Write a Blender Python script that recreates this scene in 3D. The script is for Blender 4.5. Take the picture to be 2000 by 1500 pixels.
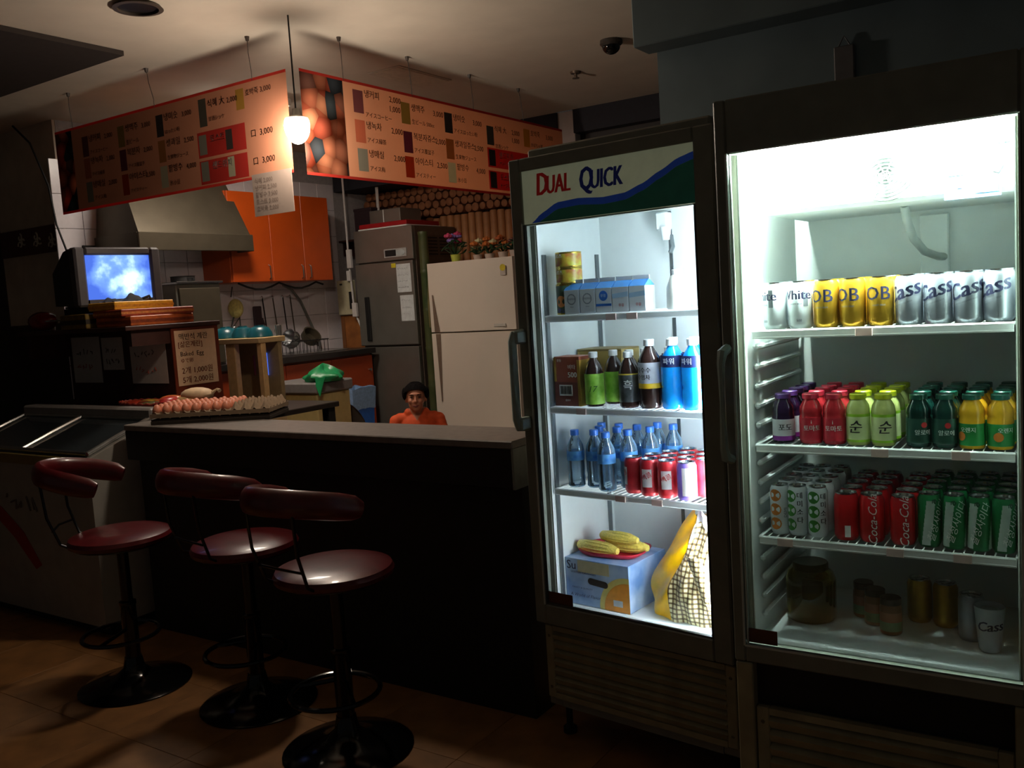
import bpy, bmesh, math, random
from mathutils import Vector, Matrix
random.seed(7)
R = math.radians
SC = bpy.context.scene
for o in list(bpy.data.objects): bpy.data.objects.remove(o)
C = SC.collection

# ------------------------------------------------------------------ camera
cam_d = bpy.data.cameras.new('camera'); cam = bpy.data.objects.new('camera', cam_d); C.objects.link(cam)
YAW, PIT, ROL = 0.590047, 0.094849, -0.062907
fw = Vector((-math.sin(YAW)*math.cos(PIT), math.cos(YAW)*math.cos(PIT), -math.sin(PIT)))
rt = Vector((math.cos(YAW), math.sin(YAW), 0)); up = rt.cross(fw)
r2 = rt*math.cos(ROL)+up*math.sin(ROL); u2 = up*math.cos(ROL)-rt*math.sin(ROL)
mw = Matrix((r2, u2, -fw)).transposed().to_4x4(); mw.translation = (0, 0, 1.6)
cam.matrix_world = mw
cam_d.sensor_width = 36; cam_d.lens = 1769.73/2000*36; cam_d.clip_start = .05
SC.camera = cam
# ------------------------------------------------------------------ world, exposure
w = bpy.data.worlds.new('world'); SC.world = w; w.use_nodes = True
w.node_tree.nodes['Background'].inputs[0].default_value = (.95, .95, .92, 1)
w.node_tree.nodes['Background'].inputs[1].default_value = .024
SC.view_settings.view_transform = 'Standard'; SC.view_settings.look = 'None'
SC.view_settings.gamma = 1; SC.view_settings.use_curve_mapping = False
SC.view_settings.exposure = 0
# lamp strengths (each lamp is built further down, in its own thing)
L_BULB, L_KITCHEN, L_TUBE1, L_TUBE2, L_TV = 250, 56, 100, 2000, 4.4

# ------------------------------------------------------------------ materials
def lin(c):
    return tuple((x/255/12.92 if x <= 10 else ((x/255+.055)/1.055)**2.4) for x in c)+(1,)
MATS = {}
def mat(name, c, rough=.5, metal=0., var=.1, scale=30., bump=0., spec=.5, emit=0, alpha=None, c2=None, coat=0):
    if name in MATS: return MATS[name]
    m = bpy.data.materials.new(name); m.use_nodes = True; nt = m.node_tree; b = nt.nodes['Principled BSDF']
    b.inputs['Roughness'].default_value = rough; b.inputs['Metallic'].default_value = metal
    b.inputs['Specular IOR Level'].default_value = spec; b.inputs['Coat Weight'].default_value = coat
    tc = nt.nodes.new('ShaderNodeTexCoord'); nz = nt.nodes.new('ShaderNodeTexNoise')
    nz.inputs['Scale'].default_value = scale; nz.inputs['Detail'].default_value = 3
    nt.links.new(tc.outputs['Object'], nz.inputs['Vector'])
    rp = nt.nodes.new('ShaderNodeValToRGB'); nt.links.new(nz.outputs['Fac'], rp.inputs['Fac'])
    L = lin(c); e = rp.color_ramp.elements
    e[0].position = .3; e[1].position = .7
    e[0].color = tuple(max(0, x*(1-var)) for x in L[:3])+(1,)
    e[1].color = (lin(c2) if c2 else tuple(min(1, x*(1+var)) for x in L[:3])+(1,))
    nt.links.new(rp.outputs['Color'], b.inputs['Base Color'])
    if bump:
        bp = nt.nodes.new('ShaderNodeBump'); bp.inputs['Strength'].default_value = bump; bp.inputs['Distance'].default_value = .01
        nt.links.new(nz.outputs['Fac'], bp.inputs['Height']); nt.links.new(bp.outputs['Normal'], b.inputs['Normal'])
    if emit:
        nt.links.new(rp.outputs['Color'], b.inputs['Emission Color']); b.inputs['Emission Strength'].default_value = emit
    MATS[name] = m
    return m
def thin(name, tint, gloss=.06, rough=.02, dens=0., col=(200, 200, 200), edge=.35):
    """thin clear sheet: transparent + gloss, denser towards grazing edges"""
    if name in MATS: return MATS[name]
    m = bpy.data.materials.new(name); m.use_nodes = True; nt = m.node_tree; n = nt.nodes
    n.remove(n['Principled BSDF']); out = n['Material Output']
    tr = n.new('ShaderNodeBsdfTransparent'); tr.inputs[0].default_value = lin(tint)
    gl = n.new('ShaderNodeBsdfGlossy'); gl.inputs['Roughness'].default_value = rough; gl.inputs[0].default_value = (1, 1, 1, 1)
    df = n.new('ShaderNodeBsdfDiffuse'); df.inputs[0].default_value = lin(col)
    lw = n.new('ShaderNodeLayerWeight'); lw.inputs['Blend'].default_value = edge
    ma = n.new('ShaderNodeMath'); ma.operation = 'MULTIPLY_ADD'; ma.inputs[1].default_value = 1-dens if dens else 0.; ma.inputs[2].default_value = dens
    nt.links.new(lw.outputs['Facing'], ma.inputs[0]); ma.use_clamp = True
    m1 = n.new('ShaderNodeMixShader'); nt.links.new(ma.outputs[0], m1.inputs[0])
    nt.links.new(tr.outputs[0], m1.inputs[1]); nt.links.new(df.outputs[0], m1.inputs[2])
    fr = n.new('ShaderNodeFresnel'); fr.inputs[0].default_value = 1.0+gloss*7
    m2 = n.new('ShaderNodeMixShader'); nt.links.new(fr.outputs[0], m2.inputs[0])
    nt.links.new(m1.outputs[0], m2.inputs[1]); nt.links.new(gl.outputs[0], m2.inputs[2])
    nt.links.new(m2.outputs[0], out.inputs[0]); MATS[name] = m
    return m
def emitter(name, c, s):
    m = bpy.data.materials.new(name); m.use_nodes = True; n = m.node_tree.nodes
    n.remove(n['Principled BSDF']); e = n.new('ShaderNodeEmission')
    e.inputs[0].default_value = lin(c); e.inputs[1].default_value = s
    m.node_tree.links.new(e.outputs[0], n['Material Output'].inputs[0]); return m
def vinyl(name, c, t=.5, kind=None):
    """backlit banner vinyl: diffuse + translucent print"""
    if name in MATS: return MATS[name]
    m = bpy.data.materials.new(name); m.use_nodes = True; nt = m.node_tree; n = nt.nodes
    n.remove(n['Principled BSDF']); out = n['Material Output']
    df = n.new('ShaderNodeBsdfDiffuse'); tl = n.new('ShaderNodeBsdfTranslucent'); mx = n.new('ShaderNodeMixShader')
    mx.inputs[0].default_value = t; tc = n.new('ShaderNodeTexCoord')
    if kind == 'fruit':
        vo = n.new('ShaderNodeTexVoronoi'); vo.inputs['Scale'].default_value = 11; vo.inputs['Randomness'].default_value = 1
        nt.links.new(tc.outputs['Object'], vo.inputs['Vector'])
        sp = n.new('ShaderNodeSeparateColor'); nt.links.new(vo.outputs['Color'], sp.inputs[0])
        rp = n.new('ShaderNodeValToRGB'); nt.links.new(sp.outputs[0], rp.inputs[0]); e = rp.color_ramp.elements
        e[0].color = lin((66, 74, 72)); e[1].color = lin((176, 80, 60)); e[0].position = 0; e[1].position = 1
        for p, cc in ((.2, (70, 76, 84)), (.36, (196, 120, 86)), (.6, (180, 84, 62)), (.8, (206, 140, 104))):
            x = e.new(p); x.color = lin(cc)
        r2_ = n.new('ShaderNodeValToRGB'); nt.links.new(vo.outputs['Distance'], r2_.inputs[0])
        r2_.color_ramp.elements[0].color = (1, 1, 1, 1); r2_.color_ramp.elements[1].color = (.15, .1, .08, 1); r2_.color_ramp.elements[1].position = .8
        mm = n.new('ShaderNodeMix'); mm.data_type = 'RGBA'; mm.blend_type = 'MULTIPLY'; mm.inputs[0].default_value = 1
        nt.links.new(rp.outputs[0], mm.inputs[6]); nt.links.new(r2_.outputs[0], mm.inputs[7]); src = mm.outputs[2]
    else:
        nz = n.new('ShaderNodeTexNoise'); nz.inputs['Scale'].default_value = 5; nt.links.new(tc.outputs['Object'], nz.inputs['Vector'])
        rp = n.new('ShaderNodeValToRGB'); nt.links.new(nz.outputs[0], rp.inputs[0]); L = lin(c)
        rp.color_ramp.elements[0].color = tuple(x*.92 for x in L[:3])+(1,); rp.color_ramp.elements[1].color = L; src = rp.outputs[0]
    nt.links.new(src, df.inputs[0]); nt.links.new(src, tl.inputs[0])
    nt.links.new(df.outputs[0], mx.inputs[1]); nt.links.new(tl.outputs[0], mx.inputs[2])
    nt.links.new(mx.outputs[0], out.inputs[0]); MATS[name] = m
    return m

# ------------------------------------------------------------------ mesh builder
class MB:
    def __init__(s): s.v = []; s.f = []; s.s = []; s.mi = []; s.cur = 0
    def add(s, v, f, smooth=False):
        b = len(s.v); s.v += [tuple(p) for p in v]
        for q in f: s.f.append([i+b for i in q]); s.s.append(smooth); s.mi.append(s.cur)
        return s
    def mat(s, i): s.cur = i; return s
    def box(s, x0, x1, y0, y1, z0, z1, ch=0., M=None):
        X = (min(x0, x1), max(x0, x1)); Y = (min(y0, y1), max(y0, y1)); Z = (min(z0, z1), max(z0, z1))
        if ch <= 0:
            v = [(X[i], Y[j], Z[k]) for i in (0, 1) for j in (0, 1) for k in (0, 1)]
            f = [(0, 1, 3, 2), (4, 6, 7, 5), (0, 4, 5, 1), (2, 3, 7, 6), (0, 2, 6, 4), (1, 5, 7, 3)]
        else:
            ch = min(ch, *( (a[1]-a[0])*.45 for a in (X, Y, Z)))
            v = []; ix = {}; B = (X, Y, Z)
            for a in range(3):
                for i in (0, 1):
                    for j in (0, 1):
                        for k in (0, 1):
                            sg = (i, j, k); p = []
                            for t in range(3):
                                q = B[t][sg[t]]
                                if t != a: q += ch if sg[t] == 0 else -ch
                                p.append(q)
                            ix[(a, sg)] = len(v); v.append(tuple(p))
            f = []
            for a in range(3):
                o = [t for t in range(3) if t != a]
                for sa in (0, 1):
                    q = []
                    for (p0, p1) in ((0, 0), (1, 0), (1, 1), (0, 1)):
                        sg = [0, 0, 0]; sg[a] = sa; sg[o[0]] = p0; sg[o[1]] = p1; q.append(ix[(a, tuple(sg))])
                    f.append(q)
            for a in range(3):
                for b in range(a+1, 3):
                    c = 3-a-b
                    for sa in (0, 1):
                        for sb in (0, 1):
                            def sg(cv):
                                t = [0, 0, 0]; t[a] = sa; t[b] = sb; t[c] = cv; return tuple(t)
                            f.append([ix[(a, sg(0))], ix[(a, sg(1))], ix[(b, sg(1))], ix[(b, sg(0))]])
            for i in (0, 1):
                for j in (0, 1):
                    for k in (0, 1): f.append([ix[(a, (i, j, k))] for a in range(3)])
        if M is not None: v = [tuple(M @ Vector(p)) for p in v]
        return s.add(v, f)
    def lathe(s, prof, n=20, c=(0, 0, 0), M=None, smooth=True):
        v = []; rings = []
        for (r, z) in prof:
            if r <= 1e-6: rings.append([len(v)]); v.append((0, 0, z))
            else:
                rings.append(list(range(len(v), len(v)+n)))
                v += [(r*math.cos(2*math.pi*i/n), r*math.sin(2*math.pi*i/n), z) for i in range(n)]
        f = []
        for a, b in zip(rings, rings[1:]):
            if len(a) == 1 and len(b) == 1: continue
            for i in range(n):
                j = (i+1) % n
                if len(a) == 1: f.append((a[0], b[i], b[j]))
                elif len(b) == 1: f.append((a[i], a[j], b[0]))
                else: f.append((a[i], a[j], b[j], b[i]))
        if M is not None: v = [tuple(M @ Vector(p)) for p in v]
        v = [(p[0]+c[0], p[1]+c[1], p[2]+c[2]) for p in v]
        return s.add(v, f, smooth)
    def tube(s, pts, r, n=8, closed=False, cap=True, sq=None):
        P = [Vector(p) for p in pts]; m = len(P); v = []; f = []; nrm = None
        for i in range(m):
            if closed: t = (P[(i+1) % m]-P[i-1]).normalized()
            else: t = (P[min(i+1, m-1)]-P[max(i-1, 0)]).normalized()
            if nrm is None:
                nrm = t.cross(Vector((0, 0, 1)))
                if nrm.length < 1e-3: nrm = t.cross(Vector((1, 0, 0)))
                nrm.normalize()
            else: nrm = (nrm-t*nrm.dot(t)).normalized()
            bn = t.cross(nrm); rr = r[i] if isinstance(r, (list, tuple)) else r
            for k in range(n):
                a = 2*math.pi*k/n; ra, rb = (rr, rr) if sq is None else (rr*sq[0], rr*sq[1])
                v.append(tuple(P[i]+nrm*math.cos(a)*ra+bn*math.sin(a)*rb))
        for i in range(m if closed else m-1):
            j = (i+1) % m
            for k in range(n):
                l = (k+1) % n; f.append((i*n+k, i*n+l, j*n+l, j*n+k))
        if cap and not closed: f.append(tuple(range(n))[::-1]); f.append(tuple((m-1)*n+k for k in range(n)))
        return s.add(v, f, True)
    def ell(s, c, rad, nu=16, nv=10, M=None):
        prof = [(math.sin(math.pi*i/nv), -math.cos(math.pi*i/nv)) for i in range(nv+1)]
        prof[0] = (0, -1); prof[-1] = (0, 1)
        T = Matrix.Translation(c) @ (M if M is not None else Matrix.Identity(4)) @ Matrix.Diagonal((*rad, 1))
        return s.lathe(prof, nu, (0, 0, 0), T)
    def prism(s, poly, h0, h1, fn):
        n = len(poly); v = [fn(a, b, h0) for a, b in poly]+[fn(a, b, h1) for a, b in poly]
        f = [tuple(range(n)), tuple(range(n, 2*n))[::-1]]+[(i, (i+1) % n, n+(i+1) % n, n+i) for i in range(n)]
        return s.add(v, f)
    def grid(s, fn, nu, nv, smooth=True):
        v = [fn(i/nu, j/nv) for j in range(nv+1) for i in range(nu+1)]
        f = [(j*(nu+1)+i, j*(nu+1)+i+1, (j+1)*(nu+1)+i+1, (j+1)*(nu+1)+i) for j in range(nv) for i in range(nu)]
        return s.add(v, f, smooth)
    def mesh(s, name, mats, off=(0, 0, 0), recalc=True):
        me = bpy.data.meshes.new(name)
        me.from_pydata([(p[0]-off[0], p[1]-off[1], p[2]-off[2]) for p in s.v], [], s.f)
        for m in (mats if isinstance(mats, (list, tuple)) else [mats]): me.materials.append(m)
        me.polygons.foreach_set('use_smooth', s.s); me.polygons.foreach_set('material_index', s.mi)
        if recalc:
            bm = bmesh.new(); bm.from_mesh(me); bmesh.ops.recalc_face_normals(bm, faces=bm.faces); bm.to_mesh(me); bm.free()
        me.update()
        if any(s.s): me.set_sharp_from_angle(angle=R(38))
        return me
def ob(name, mb, mats, parent=None, at=None, world=False, recalc=True):
    """link one mesh object. at = own location (mesh coords are world); world = coords are world, made relative to the parent"""
    off = (0, 0, 0)
    if at is not None: off = at
    elif parent is not None and world: off = parent.location
    o = bpy.data.objects.new(name, mb.mesh(name, mats, off, recalc) if isinstance(mb, MB) else mb)
    if at is not None: o.location = at
    C.objects.link(o)
    if parent is not None: o.parent = parent
    return o
def tag(o, label, cat, group=None):
    o['label'] = label; o['category'] = cat
    if group: o['group'] = group
    return o
def struct(o, label=None):
    o['kind'] = 'structure'
    if label: o['label'] = label
    return o
def thing(name, label, cat, loc=(0, 0, 0), rotz=0., group=None):
    o = bpy.data.objects.new(name, None); C.objects.link(o); o.empty_display_size = .05
    o.location = loc; o.rotation_euler = (0, 0, rotz)
    return tag(o, label, cat, group)
def dup(root, loc, rotz, label, group=None, skip=()):
    r = root.copy(); C.objects.link(r); r.location = loc; r.rotation_euler = (0, 0, rotz); r['label'] = label
    if group: r['group'] = group
    for ch in list(root.children):
        if ch.name.split('.')[0] in skip: continue
        c = ch.copy(); C.objects.link(c); c.parent = r
        for g in list(ch.children):
            d = g.copy(); C.objects.link(d); d.parent = c
    return r
ORD = ['first', 'second', 'third', 'fourth', 'fifth', 'sixth', 'seventh', 'eighth', 'ninth', 'tenth', 'eleventh', 'twelfth']

# ------------------------------------------------------------------ lettering
_tc = {}
def text2d(body, size=1., shear=0., bold=0., sx=1.):
    k = (body, shear)
    if k not in _tc:
        cu = bpy.data.curves.new('lettering', 'FONT'); cu.body = body; cu.align_x = 'CENTER'; cu.align_y = 'CENTER'
        cu.shear = shear; cu.resolution_u = 2; cu.size = 1
        o = bpy.data.objects.new('lettering', cu)
        me = bpy.data.meshes.new_from_object(o)
        _tc[k] = ([(v.co.x, v.co.y) for v in me.vertices], [tuple(p.vertices) for p in me.polygons])
        bpy.data.objects.remove(o); bpy.data.curves.remove(cu); bpy.data.meshes.remove(me)
    v, f = _tc[k]; n = len(v)
    V = []; F = []
    for d in ((0., ) if bold <= 0 else (-bold, 0., bold)):
        F += [tuple(i+len(V) for i in q) for q in f]; V += [((x+d)*size*sx, y*size) for x, y in v]
    return V, F
def write(mb, body, size, org, ux, uy, shear=0., bold=0., sx=1., rot=0., anchor='c'):
    v, f = text2d(body, size, shear, bold, sx)
    if not v: return
    if anchor == 'l': m = min(p[0] for p in v); v = [(x-m, y) for x, y in v]
    c, s_ = math.cos(rot), math.sin(rot); ux = Vector(ux); uy = Vector(uy); o = Vector(org)
    mb.add([tuple(o+ux*(x*c-y*s_)+uy*(x*s_+y*c)) for x, y in v], f)
def write_cyl(mb, body, size, r, phi, z, shear=0., bold=0., sx=1., rot=0.):
    v, f = text2d(body, size, shear, bold, sx); c, s_ = math.cos(rot), math.sin(rot)
    bm = bmesh.new(); vs = [bm.verts.new((x*c-y*s_, x*s_+y*c, 0)) for x, y in v]
    for q in f:
        try: bm.faces.new([vs[i] for i in q])
        except ValueError: pass
    a0 = min(p.co.x for p in bm.verts); a1 = max(p.co.x for p in bm.verts); st = r*.22; x = a0+st
    while x < a1:
        bmesh.ops.bisect_plane(bm, geom=bm.verts[:]+bm.edges[:]+bm.faces[:], plane_co=(x, 0, 0), plane_no=(1, 0, 0)); x += st
    bm.verts.index_update()
    V = [((r+.0006)*math.sin(p.co.x/r+phi), -(r+.0006)*math.cos(p.co.x/r+phi), z+p.co.y) for p in bm.verts]
    F = [[q.index for q in fc.verts] for fc in bm.faces]; bm.free()
    mb.add(V, F)
def patch_cyl(mb, r, phi, z, w, h, n=6, off=.0005):
    for i in range(n):
        a, b = phi-w/2/r+w/r*i/n, phi-w/2/r+w/r*(i+1)/n; q = r+off
        mb.add([(q*math.sin(a), -q*math.cos(a), z-h/2), (q*math.sin(b), -q*math.cos(b), z-h/2),
                (q*math.sin(b), -q*math.cos(b), z+h/2), (q*math.sin(a), -q*math.cos(a), z+h/2)], [(0, 1, 2, 3)], True)
def disc_cyl(mb, r, phi, z, rad, n=14, off=.0006):
    q = r+off
    pts = [(rad*math.cos(2*math.pi*i/n), rad*math.sin(2*math.pi*i/n)) for i in range(n)]
    mb.add([(q*math.sin(phi), -q*math.cos(phi), z)]+[(q*math.sin(phi+a/r), -q*math.cos(phi+a/r), z+b) for a, b in pts],
           [(0, i+1, (i+1) % n+1) for i in range(n)], True)


# ================================================================== STRUCTURE
m_floor = mat('floor_tile', (134, 92, 48), .6, var=.25, scale=7, c2=(152, 104, 56))
m_grout = mat('floor_grout', (84, 60, 36), .9)
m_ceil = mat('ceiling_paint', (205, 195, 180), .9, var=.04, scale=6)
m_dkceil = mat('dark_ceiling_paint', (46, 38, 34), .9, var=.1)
m_dkwall = mat('dark_wall_paint', (108, 124, 130), .75, var=.12, scale=4)
m_white = mat('white_wall', (214, 208, 204), .8, var=.04)
m_tile = mat('wall_tile', (226, 220, 224), .25, var=.03)
m_tgrout = mat('wall_grout', (170, 165, 165), .9)
m_colm = mat('column_paint', (190, 176, 158), .85, var=.12, scale=8)
m_dark = mat('dark_panel', (20, 18, 17), .6)
m_dkbeam = mat('dark_beam', (40, 40, 48), .85)

flo = struct(ob('floor', MB().box(-8, 2.2, -2, 7, -.06, -.006), m_grout))
tl = MB().box(-.2242, .2242, -.2242, .2242, -.012, 0, .001).mesh('tile', m_floor)
for i in range(-14, 2):
    for j in range(0, 8):
        o = ob('tile', tl, None, flo); o.location = (i*.45+.1, .35+j*.45, 0)
kf = struct(ob('floor_kitchen', MB().box(-5.78, -1.95, 3.35, 6.38, 0, .3, .005), mat('kitchen_floor', (120, 110, 100), .5)))
struct(ob('ceiling', MB().box(-8, 2.2, -2, 6.0, 2.95, 3.05), m_ceil))
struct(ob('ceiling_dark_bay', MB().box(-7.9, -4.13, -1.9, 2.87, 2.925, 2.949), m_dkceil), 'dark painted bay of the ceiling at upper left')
# tiled kitchen wall on the left
wl = struct(ob('wall_left', MB().box(-5.98, -5.806, 3.47, 6.6, 0, 3.0), m_tgrout), 'white tiled kitchen wall behind the range hood')
tw = MB().box(-.006, .006, -.0985, .0985, -.112, .112, .002).mesh('tile', m_tile)
for i in range(13):
    for j in range(7):
        o = ob('tile', tw, None, wl); o.location = (-5.802, 3.59+.1+i*.2-.2, 1.56-.1135-.227+j*.227)
struct(ob('wall_back', MB().box(-6, -1.3, 6.46, 6.6, 0, 3.0), mat('back_wall_paint', (90, 66, 46), .8)), 'brown wall behind the bamboo cladding')
# wall end / column at the left, with a patterned border
col = struct(ob('wall_column', MB().box(-6.6, -5.81, 3.45, 3.62, 0, 2.95), m_colm), 'grey wall end left of the white tiles')
bd = ob('border_strip', MB().box(-6.6, -5.805, 3.442, 3.45, 2.1, 2.28), mat('border_print', (86, 52, 46), .6), col)
mo = MB()
for cx, cz in ((-6.12, 2.19), (-5.94, 2.17), (-6.32, 2.2)):
    for k in range(3):
        t0 = k*2.1; pts = [(cx+.03*math.cos(t0)+(.008+.004*a)*math.cos(a+t0), 3.44, cz+.03*math.sin(t0)+(.008+.004*a)*math.sin(a+t0)) for a in [i*.6 for i in range(10)]]
        mo.tube(pts, .006, 5)
ob('scroll_motif', mo, mat('motif_print', (190, 185, 170), .6), bd)
ob('lower_dado', MB().box(-6.6, -5.805, 3.44, 3.45, 0, 1.62), mat('dado_dark', (50, 40, 34), .7), col)
struct(ob('wall_side', MB().box(-7.2, -7.08, -1.9, 3.45, 0, 2.95), mat('side_wall_paint', (60, 54, 48), .8)), 'dark side wall at the far left')
struct(ob('wall_side_return', MB().box(-7.08, -6.6, 3.45, 3.6, 0, 2.95), mat('side_wall_paint', (60, 54, 48), .8)))
# dark wall behind the drink coolers and its soffit
struct(ob('wall_right', MB().box(-1.53, 2.1, 3.48, 3.62, 0, 2.95), m_dkwall), 'dark blue-grey wall behind the drink coolers')
struct(ob('trim_1', MB().box(-1.568, 2.1, 3.34, 3.48, 2.54, 2.95, .004), m_dkwall), 'dark soffit box along the top of the dark wall')
# back beam, little white wall piece, dark window frame
struct(ob('trim_2', MB().box(-5.8, -3.47, 6.0, 6.44, 2.63, 2.95), m_dkbeam), 'dark beam over the bamboo cladding')
struct(ob('wall_back_pier', MB().box(-3.47, -3.33, 6.02, 6.45, 0, 2.95), m_white), 'narrow white wall pier at the back')
struct(ob('trim_3', MB().box(-3.33, -1.4, 6.0, 6.44, 2.78, 2.95), m_dkbeam), 'dark beam right of the white pier')
wn = struct(ob('window_1', MB().box(-3.33, -3.27, 6.1, 6.2, 1.0, 2.78).box(-2.0, -1.94, 6.1, 6.2, 1.0, 2.78).box(-3.27, -2.0, 6.1, 6.2, 2.72, 2.78).box(-3.27, -2.0, 6.1, 6.2, 1.0, 1.06), mat('window_frame', (45, 38, 36), .6)), 'dark framed night window at the back')
ob('pane', MB().box(-3.27, -2.0, 6.14, 6.15, 1.06, 2.72), mat('night_pane', (34, 36, 44), .15), wn)

# bamboo cladding: stacked log ends above standing poles, each its own piece
bam = struct(ob('wall_bamboo', MB().box(-5.79, -3.5, 6.44, 6.459, 1.2, 2.63), mat('bamboo_backing', (50, 34, 24), .9)), 'bamboo and log-end cladding behind the kitchen refrigerators')
m_log = mat('log_end', (150, 96, 62), .8, var=.25, scale=18); m_pole = mat('bamboo_pole_tan', (172, 116, 72), .6, var=.2, scale=9)
lg = MB().lathe([(0, .1), (.036, .1), (.036, 0), (.03, -.004), (0, -.005)], 10, M=Matrix.Rotation(R(-90), 4, 'X')).mesh('log_end', m_log)
for r in range(4):
    for i in range(29):
        x = -5.72+i*.076+(r % 2)*.038
        o = ob('log_end', lg, None, bam); o.location = (x, 6.335+random.uniform(-.012, .012), 2.385+r*.067+random.uniform(-.004, .004)); s = random.uniform(.85, 1.05); o.scale = (s, 1, s)
        o.rotation_euler = (0, random.uniform(0, 6), 0)
pl = MB().lathe([(0, 0), (.036, 0), (.036, .33), (.038, .34), (.036, .35), (.036, .72), (.038, .73), (.036, .74), (.036, 1.14), (.03, 1.15), (0, 1.15)], 10).mesh('bamboo_pole', m_pole)
for i in range(29):
    o = ob('bamboo_pole', pl, None, bam); o.location = (-5.72+i*.076, 6.39, 1.2+random.uniform(-.02, .0)); o.rotation_euler = (0, 0, random.uniform(0, 6))

# ceiling fittings
def ring(n, r0, r1, z0, z1): return [(0, z1), (r0, z1), (r1, z0), (r1*.92, z0-.002), (0, z0-.002)]
dl = thing('downlight', 'round unlit downlight in the ceiling at top left', 'downlight', (-3.51, 2.53, 2.95))
ob('trim_ring', MB().lathe([(.095, 0), (.105, -.012), (.085, -.014), (.085, 0)], 24), mat('downlight_ring', (70, 60, 52), .5), dl)
ob('lamp_face', MB().lathe([(0, -.004), (.085, -.004), (.085, -.001), (0, -.001)], 24), mat('downlight_dark', (22, 18, 16), .4), dl)
cd = thing('security_camera', 'black dome security camera on the ceiling', 'camera', (-2.27, 4.56, 2.95))
ob('base_ring', MB().lathe([(0, 0), (.06, 0), (.062, -.02), (.052, -.03), (0, -.03)], 20), mat('dome_base', (60, 54, 50), .5), cd)
ob('dome', MB().lathe([(.05, -.028)]+[(.05*math.cos(a), -.03-.045*math.sin(a)) for a in [i*R(15) for i in range(6)]]+[(0, -.075)], 20), mat('dome_glass', (12, 12, 12), .08), cd)
sp = thing('sprinkler', 'small fire sprinkler head on the ceiling near the dome camera', 'sprinkler', (-2.75, 5.02, 2.95))
ob('cup', MB().lathe([(0, 0), (.035, 0), (.03, -.012), (0, -.012)], 14), mat('sprinkler_metal', (110, 96, 84), .4, .6), sp)
ob('nozzle', MB().lathe([(0, -.012), (.01, -.012), (.01, -.035), (.022, -.037), (.022, -.041), (0, -.041)], 12), mat('sprinkler_metal', (110, 96, 84), .4, .6), sp)
hv = thing('ceiling_hatch', 'flat rectangular access hatch in the kitchen ceiling', 'hatch', (-3.5, 4.35, 2.95))
ob('frame', MB().box(-.12, .12, -.25, .25, -.006, 0, .003), mat('hatch_frame', (190, 180, 164), .7), hv)
ob('panel', MB().box(-.105, .105, -.235, .235, -.009, -.0055, .002), mat('hatch_panel', (200, 190, 172), .8), hv)
wb = thing('wall_box', 'small pale grey box hung high on the dark wall', 'box', (-.806, 3.48, 2.275))
ob('case', MB().box(-.035, .035, -.02, 0, -.0, .145, .004), mat('grey_plastic_box', (98, 96, 96), .6), wb)
ob('hanger', MB().tube([(-.02, -.01, .145), (0, -.01, .18), (.02, -.01, .145)], .003, 6), mat('grey_plastic_box', (98, 96, 96), .6), wb)

# ================================================================== KITCHEN LAMP
kl = thing('pendant_lamp', 'bright bare bulb hanging at the corner between the two menu banners', 'lamp', (-3.155, 3.06, 2.95))
ob('cord', MB().tube([(0, 0, 0), (0, 0, -.43)], .004, 6), mat('black_cord', (20, 20, 20), .6), kl)
ob('socket', MB().lathe([(0, -.42), (.016, -.42), (.02, -.45), (.053, -.462), (.053, -.466), (0, -.466)], 20), mat('socket_white', (200, 195, 185), .5), kl)
ob('bulb', MB().lathe([(.059*math.cos(R(a)), -.495-(.085 if a > 0 else .06)*math.sin(R(a))) for a in range(-28, 90, 7)]+[(0, -.58)], 20), emitter('bulb_glow', (255, 236, 214), L_BULB), kl)
kc = thing('kitchen_ceiling_lamp', 'flat square kitchen ceiling lamp behind the left menu banner', 'lamp', (-4.56, 4.0, 2.95))
ob('housing', MB().box(-.2, .2, -.2, .2, -.05, 0, .006), mat('socket_white', (200, 195, 185), .5), kc)
ob('diffuser', MB().box(-.18, .18, -.18, .18, -.058, -.0505), emitter('ceiling_lamp_glow', (255, 240, 222), L_KITCHEN), kc)

# ================================================================== MENU BANNERS
m_vin = vinyl('banner_print_peach', (242, 190, 154), .6); m_vred = vinyl('banner_print_red', (215, 78, 66), .6)
m_vin2 = vinyl('shaded_banner_peach', (172, 116, 90), .07); m_vred2 = vinyl('shaded_banner_red', (150, 42, 36), .07)  # left banner's dimness put into darker copies of the print colours
m_ink = mat('banner_ink', (84, 50, 36), .8); m_hem = vinyl('banner_hem_red', (190, 60, 50), .4)
m_fruit = vinyl('banner_print_fruit', (0, 0, 0), .4, 'fruit'); m_inkw = mat('ink_white', (235, 225, 215), .8)
PCOL = [(120, 70, 70), (150, 120, 60), (70, 60, 56), (90, 84, 74), (190, 140, 60), (190, 110, 80), (110, 50, 60), (170, 110, 60), (140, 135, 120), (170, 60, 30), (190, 180, 150)]
PICS = [vinyl('menu_photo_%d' % i, tuple(min(255, int(x*1.15)) for x in c), .45) for i, c in enumerate(PCOL)]; PICS2 = [vinyl('shaded_menu_photo_%d' % i, tuple(int(x*.75) for x in c), .1) for i, c in enumerate(PCOL)]  # second set darkened for the shade on the left banner
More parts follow.
